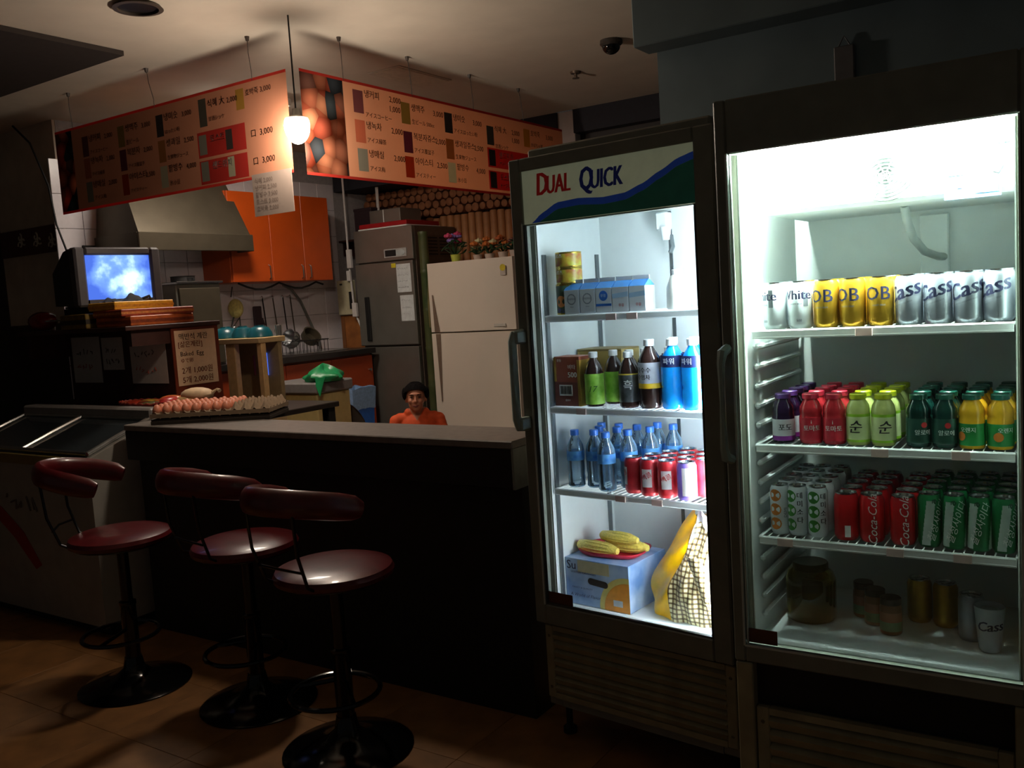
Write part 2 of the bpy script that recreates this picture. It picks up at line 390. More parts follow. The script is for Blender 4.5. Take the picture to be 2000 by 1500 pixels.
def banner(name, label, loc, ux, n, L, H, items, reds, strip, wires, wt, vin, red, pics):
    """ux along the print, n out of the printed face; origin = lower left corner. Printed areas are cut out of the sheet, so each is one layer"""
    b = thing(name, label, 'menu banner', loc); U = Vector(ux); N = Vector(n); Z = Vector((0, 0, 1))
    P = lambda u, v, d: tuple(U*u+Z*v+N*d)
    def slab(u0, u1, v0, v1, d0=-.001, d1=.001): return MB().prism([(u0, v0), (u1, v0), (u1, v1), (u0, v1)], d0, d1, lambda a, c, h: P(a, c, h))
    def cut(rect, holes):
        """rectangle minus holes as a plain grid of quads, both faces"""
        us = sorted({rect[0], rect[1]} | {min(max(h[i], rect[0]), rect[1]) for h in holes for i in (0, 1)}); vs = sorted({rect[2], rect[3]} | {min(max(h[i], rect[2]), rect[3]) for h in holes for i in (2, 3)}); mb = MB()
        for u0, u1 in zip(us, us[1:]):
            for v0, v1 in zip(vs, vs[1:]):
                cu, cv = (u0+u1)/2, (v0+v1)/2
                if u1-u0 < 1e-5 or v1-v0 < 1e-5 or any(h[0] < cu < h[1] and h[2] < cv < h[3] for h in holes): continue
                for d in (-.001, .001): mb.add([P(u0, v0, d), P(u1, v0, d), P(u1, v1, d), P(u0, v1, d)], [(0, 1, 2, 3)])
        return mb
    ph_ = [(u, u+pw, v-ph/2, v+ph/2) for (u, v, pw, ph, pic, l) in items if pic is not None]
    st = (0, strip, .014, H-.014); hem = [(0, L, 0, .014), (0, L, H-.014, H)]
    ob('sheet', cut((0, L, 0, H), ph_+reds+[st]+hem), vin, b)
    for h in hem: ob('hem', slab(*h), m_hem, b)
    ob('fruit_photo', slab(*st), m_fruit, b)
    for r_ in reds: ob('red_block', cut(r_, ph_), red, b)
    for (u, v, pw, ph, pic, lines) in items:
        if pic is not None: ob('menu_photo', slab(u, u+pw, v-ph/2, v+ph/2), pics[pic], b)
        for (s, du, dv, sz, w_) in lines:
            ink = MB(); write(ink, s, sz*(1 if pw > .07 or len(s) < 5 else .85), P(u+pw+.012+du, v+dv, .0016), U, Z, bold=.012, anchor='l')
            ob('lettering', ink, m_inkw if w_ else m_ink, b, recalc=False)
    for (u, du) in wires:
        mb = MB().tube([P(u, H-.012, 0), P(u, H+.03, 0), P(u+du*.6, H+.12, .004), P(u+du, wt, 0)], .0022, 5)
        mb.lathe([(0, 0), (.012, 0), (.008, -.02), (0, -.024)], 8, P(u+du, wt, 0))
        ob('hanging_wire', mb, mat('wire_dark', (60, 50, 44), .5), b)
    return b
def it(u, v, pic, name, price, jp, p2=None, pw=.075, ph=.115):
    pd = .195 if pw > .07 else .15
    l = [(name, 0, .035 if not p2 else .045, .044, 0), (price, pd, .03 if not p2 else .045, .043, 0), (jp, 0, -.04 if not p2 else -.06, .03, 0)]
    if p2: l += [(p2, pd, -.005, .043, 0)]
    return (u, v, pw, ph, pic, l)
IT = [it(.36, .4, 0, '냉커피', '2,000', 'アイスコーヒー', '1,000'), it(.36, .25, 5, '냉녹차', '2,000', 'アイス緑茶'), it(.365, .105, 8, '냉매실', '2,000', 'アイス梅'),
      it(.735, .39, 1, '생맥주', '3,000', '生ビール 500cc'), it(.74, .235, 6, '복분자쥬스', '2,000', 'アイス覆盆子'), it(.74, .1, 9, '아이스티', '2,500', 'アイスティー'),
      it(1.12, .385, 2, '냉미숫', '3,000', 'アイスはったい粉'), it(1.12, .235, 7, '생과일쥬스', '2,500', '生果物ジュース'), it(1.125, .1, 10, '팥빙수', '4,000', '氷小豆'),
      it(1.545, .36, 3, '식혜 大', '2,000', '甘酒シッケ', '1,000'), it(1.97, .39, 4, '호박죽', '3,000', 'かぼちゃ粥')]
RB = [(1.54, 2.3, .165, .285), (1.54, 2.3, .03, .145)]
IT += [(1.555, .225, .07, .1, 2, [('샌드위치', .03, .02, .045, 1), ('サンドイッチ', .03, -.03, .03, 1)]), (1.555, .088, .07, .1, 2, [('토스트', .03, .02, .045, 1), ('トースト', .03, -.03, .03, 1)])]
banner('menu_banner', 'long peach drinks menu banner with a fruit photo strip on its left end', (-3.235, 3.18, 2.25), (0, 1, 0), (1, 0, 0), 2.48, .5, IT, RB, .29,
       [(.3, -.01), (.84, -.02), (1.42, -.02), (1.98, -.04)], .7, m_vin, m_vred, PICS)
IL = [it(.27, .36, 0, '냉커피', '2,000', 'アイスコーヒー', pw=.06), it(.27, .235, 5, '냉녹차', '2,000', 'アイス緑茶', pw=.06), it(.27, .1, 8, '냉매실', '2,000', 'アイス梅', pw=.06),
      it(.62, .365, 1, '생맥주', '3,000', '生ビール', pw=.06), it(.62, .235, 6, '복분자', '2,000', 'アイス覆盆子', pw=.06), it(.62, .1, 9, '아이스티', '2,500', 'アイスティー', pw=.06),
      it(.97, .37, 2, '냉미숫', '3,000', 'はったい粉', pw=.06), it(.97, .235, 7, '생과일', '2,500', '生果物ジュース', pw=.06), it(.97, .1, 10, '팥빙수', '4,000', '氷小豆', pw=.06),
      it(1.33, .38, 3, '식혜 大', '2,000', '甘酒シッケ', pw=.06, ph=.14), (1.31, .22, .06, .1, 8, [('토스트', .02, .02, .042, 1)]), (1.31, .085, .06, .1, 8, [('샌드위치', .02, .02, .042, 1)]),
      (1.52, .22, .05, .1, 2, [('口  3,000', .13, 0, .05, 0)]), (1.52, .085, .05, .1, 10, [('口  3,000', .13, 0, .05, 0)]), (1.62, .4, .06, .1, 4, [('호박죽 3,000', 0, .02, .042, 0)])]
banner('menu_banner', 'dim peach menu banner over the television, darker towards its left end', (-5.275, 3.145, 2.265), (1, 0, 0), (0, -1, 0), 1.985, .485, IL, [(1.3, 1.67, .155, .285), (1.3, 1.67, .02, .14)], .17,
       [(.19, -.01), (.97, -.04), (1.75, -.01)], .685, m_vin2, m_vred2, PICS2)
ls = thing('laminated_sheet', 'pale laminated price sheet hanging under the corner of the left menu banner', 'sheet', (-3.43, 3.13, 2.08))
ob('sheet', MB().box(-.14, .14, -.0015, .0015, 0, .205), vinyl('laminate', (158, 142, 132), .3), ls)
tx = MB()
for i, s in enumerate(['식혜 2,000', '냉커피 2,500', '팥빙수 3,500', '토스트 3,000', '호박죽 2,000']): write(tx, s, .03, (-.12, -.0022, .17-i*.034), (1, 0, 0), (0, 0, 1), anchor='l')
ob('lettering', tx, mat('ink_soft', (105, 88, 80), .8), ls, recalc=False)

# ================================================================== DRINK COOLERS
m_cab = mat('cooler_body_grey', (128, 128, 116), .5, var=.12, scale=12); m_frame = mat('cooler_door_frame', (118, 120, 110), .45, var=.1, scale=15)
m_liner = mat('cooler_liner_white', (226, 232, 230), .45, var=.02); m_gask = mat('gasket_grey', (60, 64, 62), .6)
m_glass = thin('cooler_glass', (252, 255, 253), .05); m_wire = mat('shelf_wire_white', (232, 236, 234), .4, var=.03)
m_hand = mat('handle_pale', (150, 168, 160), .4); m_kick = mat('grille_beige', (150, 142, 112), .6, var=.18, scale=14)
m_black = mat('matte_black', (12, 12, 12), .7); m_alu = mat('aluminium', (200, 202, 204), .25, 1.0, var=.03); m_tapeb = mat('tape_brown', (92, 48, 20), .5)
m_tagp = mat('price_tag_pink', (205, 178, 170), .6); m_rail = mat('rail_steel', (110, 116, 118), .35, .7)
def shell(x0, x1, y0, y1, z0, z1, i0, i1, j1, k0, k1):
    """hollow cabinet: outer box minus inner cavity open at the front"""
    return (MB().box(x0, i0, y0, y1, z0, z1, .004).box(i1, x1, y0, y1, z0, z1, .004).box(i0, i1, y0, y1, k1, z1)
            .box(i0, i1, y0, y1, z0, k0).box(i0, i1, j1, y1, k0, k1))
def liner(i0, i1, y0, j1, k0, k1, t=.003):
    return (MB().box(i0, i0+t, y0, j1, k0, k1).box(i1-t, i1, y0, j1, k0, k1).box(i0, i1, y0, j1, k1-t, k1)
            .box(i0, i1, y0, j1, k0, k0+t).box(i0, i1, j1-t, j1, k0, k1))
def wire_shelf(par, x0, x1, y0, y1, z, tags):
    mb = MB()
    for yy, zz in ((y0, z-.004), (y0, z-.02), (y1, z-.004), ((y0+y1)/2, z-.007)): mb.tube([(x0, yy, zz), (x1, yy, zz)], .004, 6)
    mb.box(x0, x1, y0-.003, y0+.001, z-.018, z-.006)
    mb.tube([(x0, y0, z-.004), (x0, y1, z-.004)], .004, 6); mb.tube([(x1, y0, z-.004), (x1, y1, z-.004)], .004, 6)
    n = int((x1-x0)/.022)
    for i in range(1, n):
        x = x0+(x1-x0)*i/n; mb.tube([(x, y0-.002, z-.002), (x, y1, z-.002)], .0017, 5)
    s = ob('shelf', mb, m_wire, par)
    for t in tags: ob('price_tag', MB().box(t-.02, t+.02, y0-.008, y0-.004, z-.023, z-.002, .001), m_tagp, s)
    return s
def grille(par, x0, x1, y, z0, z1, n, screws=True):
    g = ob('grille', MB().box(x0, x0+.035, y, y+.02, z0, z1, .003).box(x1-.035, x1, y, y+.02, z0, z1, .003).box(x0+.035, x1-.035, y, y+.02, z1-.018, z1).box(x0+.035, x1-.035, y, y+.02, z0, z0+.02)
           .box(x0+.035, x1-.035, y+.03, y+.034, z0, z1), m_kick, par)
    h = (z1-z0-.04)/n; sl = MB().box(x0+.034, x1-.034, -.012, .012, -h*.36, h*.36, M=Matrix.Rotation(R(28), 4, 'X')).mesh('slat', m_kick)
    for i in range(n):
        o = ob('slat', sl, None, g); o.location = (0, y+.012, z0+.02+h*(i+.5))
    for x in (x0+.017, x1-.017):
        for z in (z0+.04, z1-.04): ob('screw', MB().lathe([(0, -.003), (.005, -.003), (.006, 0), (0, 0)], 8, (x, y, z), Matrix.Rotation(R(90), 4, 'X')), m_black, g)
    return g
# ---- left cooler
F1 = thing('drink_cooler', 'tall glass-door drink cooler with a red and blue lettered header', 'cooler', (-1.36, 2.60, 0), R(-6))
ob('cabinet', shell(-.365, .39, .048, .62, .12, 2.06, -.305, .325, .44, .49, 1.885), m_cab, F1)
ob('liner', liner(-.3045, .3245, .05, .4395, .4905, 1.8845), m_liner, F1)
for x in (-.32, .34):
    for y in (.1, .56): ob('foot', MB().lathe([(0, 0), (.025, 0), (.025, .02), (.012, .03), (.012, .125), (0, .125)], 12, (x, y, 0)), m_black, F1)
ob('threshold', MB().box(-.3, .32, .03, .05, .485, .515, .004), m_liner, F1)
d1 = ob('door', MB().box(-.37, -.322, 0, .045, .44, 2.065, .005).box(.33, .395, 0, .045, .44, 2.065, .005).box(-.322, .33, 0, .045, .44, .512, .004)
        .box(-.322, .33, 0, .045, 2.022, 2.065, .004).box(-.322, .33, .02, .045, 1.84, 2.022), m_frame, F1)
ob('top_cap', MB().box(-.33, .36, .06, .5, 2.06, 2.1, .006), m_cab, F1)
ob('glass_pane', MB().box(-.322, .33, .016, .022, .512, 1.845), m_glass, d1)
ob('gasket', MB().box(-.322, -.316, .004, .016, .512, 1.842).box(.324, .33, .004, .016, .512, 1.842).box(-.322, .33, .004, .016, .512, .518), m_gask, d1)
ob('edge_strip', MB().box(-.327, -.322, -.002, .004, .512, 1.845), mat('bright_strip', (190, 196, 190), .35), d1)
ob('header_panel', MB().box(-.322, .33, .012, .02, 1.845, 2.022), mat('header_cream', (206, 214, 178), .5, var=.04, emit=.09), d1)  # header colours and inks glow faintly in place of tube light behind them
W = 40
def wave(t):
    k = [(0, -.01), (.05, 0), (.12, .03), (.22, .058), (.35, .062), (.5, .054), (.62, .058), (.72, .078), (.82, .108), (.92, .138), (1, .15)]
    for (a, b), (c, d) in zip(k, k[1:]):
        if a <= t <= c:
            s = (t-a)/(c-a); return b+(d-b)*(s*s*(3-2*s)*.4+s*.6)
bl = MB(); gr = MB()
for i in range(W):
    t0, t1 = i/W, (i+1)/W; x0, x1 = -.322+.652*t0, -.322+.652*t1
    a0, a1 = max(0, wave(t0)), max(0, wave(t1)); b0, b1 = max(0, a0-.022), max(0, a1-.022)
    bl.add([(x0, .0113, 1.846+b0), (x1, .0113, 1.846+b1), (x1, .0113, 1.846+a1), (x0, .0113, 1.846+a0)], [(0, 1, 2, 3)])
    gr.add([(x0, .0115, 1.846), (x1, .0115, 1.846), (x1, .0115, 1.846+b1), (x0, .0115, 1.846+b0)], [(0, 1, 2, 3)])
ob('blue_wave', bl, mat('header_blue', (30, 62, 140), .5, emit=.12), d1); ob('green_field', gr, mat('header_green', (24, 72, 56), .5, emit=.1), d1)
def smallcaps(mb, big, rest, x, z, size):
    write(mb, big, size*1.25, (x, .0105, z+size*.06), (1, 0, 0), (0, 0, 1), shear=.12, bold=.055, sx=.62, anchor='l')
    write(mb, rest, size, (x+size*.5, .0105, z), (1, 0, 0), (0, 0, 1), shear=.12, bold=.055, sx=.62, anchor='l')
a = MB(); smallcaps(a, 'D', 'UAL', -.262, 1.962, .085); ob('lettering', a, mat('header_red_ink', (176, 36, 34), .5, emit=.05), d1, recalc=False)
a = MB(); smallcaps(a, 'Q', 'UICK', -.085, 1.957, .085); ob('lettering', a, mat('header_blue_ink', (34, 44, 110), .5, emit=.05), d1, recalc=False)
ob('tape_strip', MB().box(-.322, -.212, .0135, .0155, .512, .558), m_tapeb, d1)
hd = MB().tube([(-.347, -.002, 1.475), (-.352, -.05, 1.47), (-.353, -.056, 1.45), (-.353, -.056, 1.18), (-.352, -.05, 1.155), (-.347, -.002, 1.15)], .013, 8, sq=(1, 1.3))
hd.box(-.362, -.332, -.056, .001, 1.44, 1.485, .006).box(-.362, -.332, -.056, .001, 1.14, 1.185, .006)
ob('handle', hd, m_hand, d1)
for z, tg in ((1.53, (-.02, .06)), (1.212, (-.16, )), (.922, (-.02, .12))): wire_shelf(F1, -.293, .315, .062, .42, z, tg)
rl = MB()
for x in (-.296, .316):
    for y in (.075, .40): rl.box(x-.004, x+.004, y-.008, y+.008, .51, 1.74)
rl.box(-.006, .006, .432, .437, .51, 1.87)
ob('shelf_rail', rl, m_rail, F1)
ob('lamp_holder', MB().box(-.003, .04, .34, .38, 1.80, 1.86, .004).lathe([(0, 0), (.02, 0), (.014, -.045), (0, -.045)], 10, (.03, .35, 1.81)), m_wire, F1)
ob('thermostat_hook', MB().tube([(.045, .36, 1.78), (.055, .35, 1.74), (.05, .34, 1.72)], .008, 8), m_rail, F1)
ob('lamp_tube', MB().lathe([(0, .56), (.013, .56), (.013, 1.82), (0, 1.82)], 12, (.292, .092, 0)), emitter('tube_light_left', (226, 240, 255), L_TUBE1), F1)
grille(F1, -.355, .385, .03, .155, .425, 7)
# ---- right cooler
F2 = thing('drink_cooler', 'large brightly lit drink cooler full of cans at the right edge', 'cooler', (-.5, 2.26, 0), R(1))
ob('cabinet', shell(-.345, .36, .045, .66, .05, 2.06, -.305, .32, .56, .64, 1.955), m_cab, F2)
ob('liner', liner(-.3045, .3195, .045, .5595, .6405, 1.9545), m_liner, F2)
d2 = ob('door', MB().box(-.348, -.318, 0, .042, .598, 2.06, .004).box(.33, .362, 0, .042, .598, 2.06, .004).box(-.318, .33, 0, .042, .598, .644, .004).box(-.318, .33, 0, .042, 1.925, 2.06, .004), m_frame, F2)
ob('glass_pane', MB().box(-.318, .33, .014, .02, .644, 1.925), m_glass, d2)
ob('edge_strip', MB().box(-.321, -.316, -.003, .004, .644, 1.925).box(-.313, -.310, .004, .012, .644, 1.925).box(.327, .331, -.003, .004, .644, 1.925).box(-.318, .33, -.002, .003, .641, .646), mat('bright_strip', (190, 196, 190), .35), d2)
ob('tape_strip', MB().box(-.312, -.235, .0115, .0135, .65, .688), m_tapeb, d2)
hd = MB().tube([(-.333, -.004, 1.435), (-.336, -.035, 1.425), (-.338, -.042, 1.40), (-.338, -.045, 1.30), (-.338, -.042, 1.18), (-.336, -.035, 1.155), (-.333, -.004, 1.145)], [.013, .014, .011, .006, .011, .014, .013], 8)
ob('handle', hd, m_hand, d2)
for z, tg in ((1.476, (-.01, )), (1.176, (.02, .2)), (.928, (-.22, .05, .2))): wire_shelf(F2, -.288, .312, .066, .535, z, tg)
rb = MB().box(0, .014, -.215, .215, -.009, .009, .006).mesh('shelf_rib', m_liner)
for z in [.70+i*.052 for i in range(15)]:
    o = ob('shelf_rib', rb, None, F2); o.location = (-.3, .31, z)
ob('evaporator_cover', MB().prism([(.133, 1.95), (.138, 1.782), (.15, 1.772), (.555, 1.772), (.555, 1.95)], -.262, .315, lambda a, b, h: (h, a, b)), mat('evaporator_white', (232, 238, 236), .45, var=.02), F2)
fg = MB()
for k in range(1, 8): fg.tube([(.035+.0105*k*math.cos(t), .132, 1.84+.0105*k*math.sin(t)*.82) for t in [i*math.pi/16 for i in range(32)]], .0026, 5, True)
for t in range(4): fg.tube([(.035+.073*math.cos(t*math.pi/4+.4)*s, .132, 1.84+.06*math.sin(t*math.pi/4+.4)*s) for s in (-1, 1)], .002, 5)
ob('fan_grille', fg, mat('fan_grille_grey', (40, 46, 46), .5), F2)
st = ob('energy_sticker', MB().prism([(.165, 1.765), (.285, 1.765), (.285, 1.86), (.165, 1.86)], 0, .001, lambda a, b, h: (a, .1325-h, b)), mat('sticker_blue', (40, 96, 160), .5, c2=(110, 150, 186), scale=25), F2)
def stp(u0, u1, v0, v1): return MB().prism([(u0, v0), (u1, v0), (u1, v1), (u0, v1)], .0014, .002, lambda a, b, h: (a, .1325-h, b))
ob('yellow_patch', stp(.17, .22, 1.82, 1.838), mat('sticker_yellow', (190, 150, 40), .5), st); ob('white_panel', stp(.23, .278, 1.775, 1.83), mat('sticker_white', (120, 130, 124), .5), st)
ob('red_drop', stp(.192, .204, 1.79, 1.81), mat('sticker_red', (210, 60, 60), .5), st)
ob('drain_hose', MB().tube([(.05, .30, 1.775), (.05, .33, 1.74), (.058, .38, 1.69), (.075, .45, 1.655), (.1, .52, 1.64), (.115, .553, 1.638)], .011, 10), mat('hose_grey', (168, 176, 172), .4), F2)
ob('duct_cover', MB().box(.05, .125, .54, .558, 1.48, 1.76, .004), mat('evaporator_white', (232, 238, 236), .45), F2)
ob('plug_cord', MB().tube([(.29, .12, 1.885), (.285, .12, 1.86), (.292, .12, 1.835), (.28, .12, 1.815), (.27, .12, 1.82)], .004, 6).box(.275, .305, .118, .13, 1.88, 1.92, .003), mat('cord_grey', (60, 66, 70), .5), F2)
ob('lamp_tube', MB().lathe([(0, -.29), (.013, -.29), (.013, .3), (0, .3)], 12, (0, .088, 1.925), Matrix.Rotation(R(90), 4, 'Y')), emitter('tube_light_right', (232, 255, 246), L_TUBE2), F2)
ob('plinth', MB().box(-.33, .345, .09, .6, 0, .052).box(-.345, -.3, .0, .045, .05, .596, .003).box(.31, .355, .0, .045, .05, .596, .003), m_kick, F2)
ob('recess_shade', MB().box(-.3, .31, .034, .0445, .476, .597), m_black, F2)  # black slab stands in for the shade under the door
grille(F2, -.298, .308, .01, .05, .475, 10)

# ================================================================== BOTTLES AND CANS
def in1(lx, ly, z): a = R(-6); return (-1.36+lx*math.cos(a)-ly*math.sin(a), 2.60+lx*math.sin(a)+ly*math.cos(a), z)
def in2(lx, ly, z): a = R(1); return (-.5+lx*math.cos(a)-ly*math.sin(a), 2.26+lx*math.sin(a)+ly*math.cos(a), z)
A1, A2 = R(-6), R(1)
def can(name, label, cat, body, r=.032, h=.122, letters=(), taper=.005, group=None):
    t = thing(name, label, cat, group=group)
    ob('body', MB().lathe([(0, .001), (r-.008, .001), (r-.005, .0), (r-.001, .008), (r, .012), (r, h-.014), (r-taper, h-.003)], 22), body, t)
    ob('lid', MB().lathe([(r-taper, h-.003), (r-taper+.001, h), (r-taper-.003, h-.0005), (r-taper-.005, h-.005), (0, h-.005)], 22).box(-.006, .006, -.012, .008, h-.005, h-.003), m_alu, t)
    for mb, m in letters: ob('lettering', mb, m, t, recalc=False)
    return t
i_navy = mat('ink_navy', (24, 28, 62), .5); i_blk = mat('ink_black', (26, 24, 24), .6); i_wht = mat('ink_pure_white', (236, 236, 232), .5)
c_sil = mat('can_silver', (172, 178, 188), .34, .75, var=.06, scale=40); c_gld = mat('can_gold', (176, 136, 38), .3, .7, var=.12, scale=40)
c_wht = mat('can_white', (216, 222, 226), .4, .3); c_red = mat('can_red', (176, 18, 24), .3, .2); c_grn = mat('can_green', (20, 110, 58), .35, .2)
i_grn = mat('ink_green', (50, 130, 40), .5); i_org = mat('ink_orange', (206, 120, 40), .5); i_red = mat('ink_red', (190, 30, 34), .5); i_grey = mat('ink_grey', (110, 116, 122), .5); i_yel = mat('ink_yellow', (236, 190, 40), .5)
def L(*w):
    mb = MB()
    for a in w: write_cyl(mb, *a[:5], **(a[5] if len(a) > 5 else {}))
    return mb
cass = can('beer_can', 'x', 'beer can', c_sil, .0315, .12, [(L(('Cass', .052, .0315, 0, .077, dict(shear=.25, bold=.03, rot=.30))), i_navy), (L(('FRESH BREWED BEER', .0055, .0315, .1, .05, dict(rot=.3))), i_grey)])
ob_ = can('beer_can', 'x', 'beer can', c_gld, .0315, .12, [(L(('OB', .046, .0315, 0, .077, dict(bold=.012))), i_navy), (L(('LAGER BEER', .006, .0315, .1, .05)), i_grey)])
wht = can('beer_can', 'x', 'beer can', c_wht, .0315, .12, [(L(('White', .034, .0315, 0, .084, dict(bold=.03)), ('LAGER BEER', .006, .0315, .1, .062), ('500', .009, .0315, .35, .02)), i_navy)])
mb = MB(); patch_cyl(mb, .0315, .9, .078, .012, .045); ob('print_panel', mb, i_grey, wht)
G = 'beer cans on the top shelf of the right cooler'
row = [(wht, -.236, -1.15, 'white'), (wht, -.171, -.4, 'white'), (ob_, -.106, -.45, 'gold'), (ob_, -.042, -.5, 'gold'), (ob_, .023, -.25, 'gold'),
       (cass, .088, -.7, 'silver'), (cass, .152, -.5, 'silver'), (cass, .216, -.3, 'silver'), (cass, .279, -.8, 'silver')]
cnt = {}
used = set()
def place(proto, loc, rot, label, group, skip=()):
    if proto.name not in used and not skip:
        used.add(proto.name); proto.location = loc; proto.rotation_euler = (0, 0, rot); proto['label'] = label; proto['group'] = group; return proto
    return dup(proto, loc, rot, label, group, skip)
for p, x, a, cn in row:
    cnt[cn] = cnt.get(cn, 0)+1
    place(p, in2(x, .10, 1.4765), A2+.18+a, '%s beer can, %s %s one from the left on the top shelf' % (cn, ORD[cnt[cn]-1], cn), G)
for rr in range(1, 7):
    for i, (p, x, a, cn) in enumerate(row):
        place(p, in2(x, .10+rr*.0665, 1.4765), A2+random.uniform(-1, 1), '%s beer can, %s row of the top shelf, %s from the left' % (cn, ORD[rr], ORD[i]), G, ('lettering', 'print_panel'))

def bottle(name, label, cat, prof, body, capc, capz, caph, capr, bands=(), letters=(), n=18, cat2=None):
    """prof = outer profile; bands = (z0,z1,r,material) label sleeves"""
    t = thing(name, label, cat)
    ob('body', MB().lathe([(0, 0)]+prof+[(0, prof[-1][1])], n), body, t)
    ob('cap', MB().lathe([(0, capz+caph), (capr-.002, capz+caph), (capr, capz+caph-.002), (capr, capz), (0, capz)], 16), capc, t)
    for z0, z1, r, m in bands: ob('label_sleeve', MB().lathe([(r-.0008, z0), (r, z0), (r, z1), (r-.0008, z1)], n), m, t)
    for mb, m in letters: ob('lettering', mb, m, t, recalc=False)
    return t
# ---- right cooler, middle shelf: small glass juice bottles
def jar(lab, body, capm, bands=(), letters=(), waist=False):
    pr = [(.026, 0), (.0285, .005), (.0285, .07), (.027, .075), (.0285, .08), (.027, .095), (.018, .112), (.0165, .118)] if waist else [(.026, 0), (.0285, .005), (.0285, .085), (.026, .1), (.018, .114), (.0165, .118)]
    return bottle('juice_bottle', lab, 'juice bottle', pr, body, capm, .116, .013, .0205, bands, letters)
g_pur = mat('juice_purple', (30, 14, 40), .15); g_red = mat('juice_red', (170, 36, 44), .18); g_plm = mat('juice_plum', (176, 186, 110), .18)
g_dgr = mat('bottle_darkgreen', (14, 50, 44), .12); g_org = mat('juice_orange', (226, 172, 36), .2)
k_pur = mat('cap_purple', (86, 50, 120), .3); k_red = mat('cap_red', (190, 40, 62), .3); k_lim = mat('cap_lime', (180, 190, 30), .3); k_dgr = mat('cap_darkgreen', (20, 80, 66), .3)
s_wht = mat('sleeve_white', (214, 214, 222), .5); s_vio = mat('sleeve_violet', (120, 30, 130), .5); s_red = mat('sleeve_red', (178, 24, 44), .45); s_plm = mat('sleeve_plum', (208, 222, 160), .5); s_lime = mat('sleeve_lime', (140, 190, 30), .5)
s_dgr = mat('sleeve_darkgreen', (12, 62, 48), .45); s_grn = mat('sleeve_green', (28, 130, 58), .45)
r_ = .029
jp = jar('x', g_pur, k_pur, [(.018, .062, r_, s_wht), (.006, .018, r_, s_vio)], [(L(('포도', .02, r_, .25, .04, dict(bold=.02))), i_blk)], True)
jr = jar('x', g_red, k_red, [(.008, .068, r_, s_red)], [(L(('토마토', .016, r_, .05, .04, dict(bold=.02)), ('i', .014, r_, 0, .057, dict(bold=.02))), i_wht)], True)
jl = jar('x', g_plm, k_lim, [(.008, .014, r_, s_lime), (.014, .072, r_, s_plm), (.072, .079, r_, s_lime)], [(L(('순', .036, r_, .0, .045, dict(bold=.02, shear=.2))), i_blk)])
jd = jar('x', g_dgr, k_dgr, [(.01, .07, r_, s_dgr)], [(L(('알로에', .014, r_, 0, .036, dict(bold=.02))), i_wht)], True)
mb = MB(); disc_cyl(mb, r_, .1, .055, .007); ob('red_seal', mb, i_red, jd)
jo = jar('x', g_org, k_dgr, [(.008, .06, r_, s_grn)], [(L(('오렌지', .013, r_, .2, .045, dict(bold=.02))), i_wht)], True)
mb = MB(); disc_cyl(mb, r_+.0003, -.35, .03, .011); ob('orange_print', mb, i_org, jo)
G = 'glass juice bottles on the middle shelf of the right cooler'
row = [(jp, -.228, .0, 'purple grape'), (jr, -.157, .1, 'red tomato'), (jr, -.098, -.1, 'red tomato'), (jl, -.039, -.3, 'lime-capped plum'), (jl, .021, .05, 'lime-capped plum'),
       (jd, .102, .3, 'dark green'), (jd, .161, .05, 'dark green'), (jo, .219, -.6, 'orange'), (jo, .279, .1, 'orange')]
cnt = {}
for p, x, a, cn in row:
    cnt[cn] = cnt.get(cn, 0)+1
    one = cn == 'purple grape'
    place(p, in2(x, .112, 1.1765), A2+.18+a, '%s juice bottle %s' % (cn, 'with a white label, leftmost on the middle shelf' if one else 'in the front row, %s of its pair' % ('left' if cnt[cn] == 1 else 'right')), G)
for rr in range(1, 5):
    for i, (p, x, a, cn) in enumerate(row):
        place(p, in2(x+.001*rr, .112+rr*.062, 1.1765), A2+random.uniform(-1, 1), '%s juice bottle, %s row of the middle shelf, %s from the left' % (cn, ORD[rr], ORD[i]), G, ('lettering', 'red_seal', 'orange_print'))
# ---- right cooler, lower shelf: soft drink cans
def col_discs(m, r):
    mb = MB()
    for i in range(3): disc_cyl(mb, r, -.55, .03+i*.038, .0165)
    return (mb, m)
sl_o = can('soda_can', 'x', 'soda can', c_wht, .026, .133, [col_discs(i_org, .026), (L(('DEMI', .012, .026, .5, .06, dict(rot=1.57))), i_grey)])
sl_g = can('soda_can', 'x', 'soda can', c_wht, .026, .133, [col_discs(i_grn, .026), (L(('데', .018, .026, .45, .108, dict(bold=.02)), ('미', .018, .026, .45, .086, dict(bold=.02)), ('소', .018, .026, .45, .064, dict(bold=.02)), ('다', .018, .026, .45, .042, dict(bold=.02))), i_blk)])
rd = can('cola_can', 'x', 'cola can', c_red, .0305, .122, [(L(('Coca-Cola', .03, .0305, .1, .06, dict(rot=1.57, shear=.35))), i_wht)])
mb = MB(); patch_cyl(mb, .0305, 2.0, .025, .014, .03); ob('barcode_panel', mb, i_wht, rd)
gn = can('cider_can', 'x', 'soda can', c_grn, .0268, .133, [(L(('칠성사이다', .023, .0268, .1, .066, dict(rot=1.25, bold=.0, shear=.3))), i_wht)])
mb = MB()
for k in range(10):
    z = .012+k*.011; patch_cyl(mb, .0268, -.9+k*.05, z, .02, .0112, 4)
for k in range(10):
    z = .012+k*.011; patch_cyl(mb, .0268, 1.1+k*.05, z, .016, .0112, 4)
ob('white_swoosh', mb, mat('ink_pale', (190, 205, 196), .5), gn)
mb = MB(); disc_cyl(mb, .0268, -.15, .115, .007, 5); ob('star', mb, mat('ink_deepgreen', (10, 70, 40), .5), gn)
G = 'soft drink cans on the lower shelf of the right cooler'
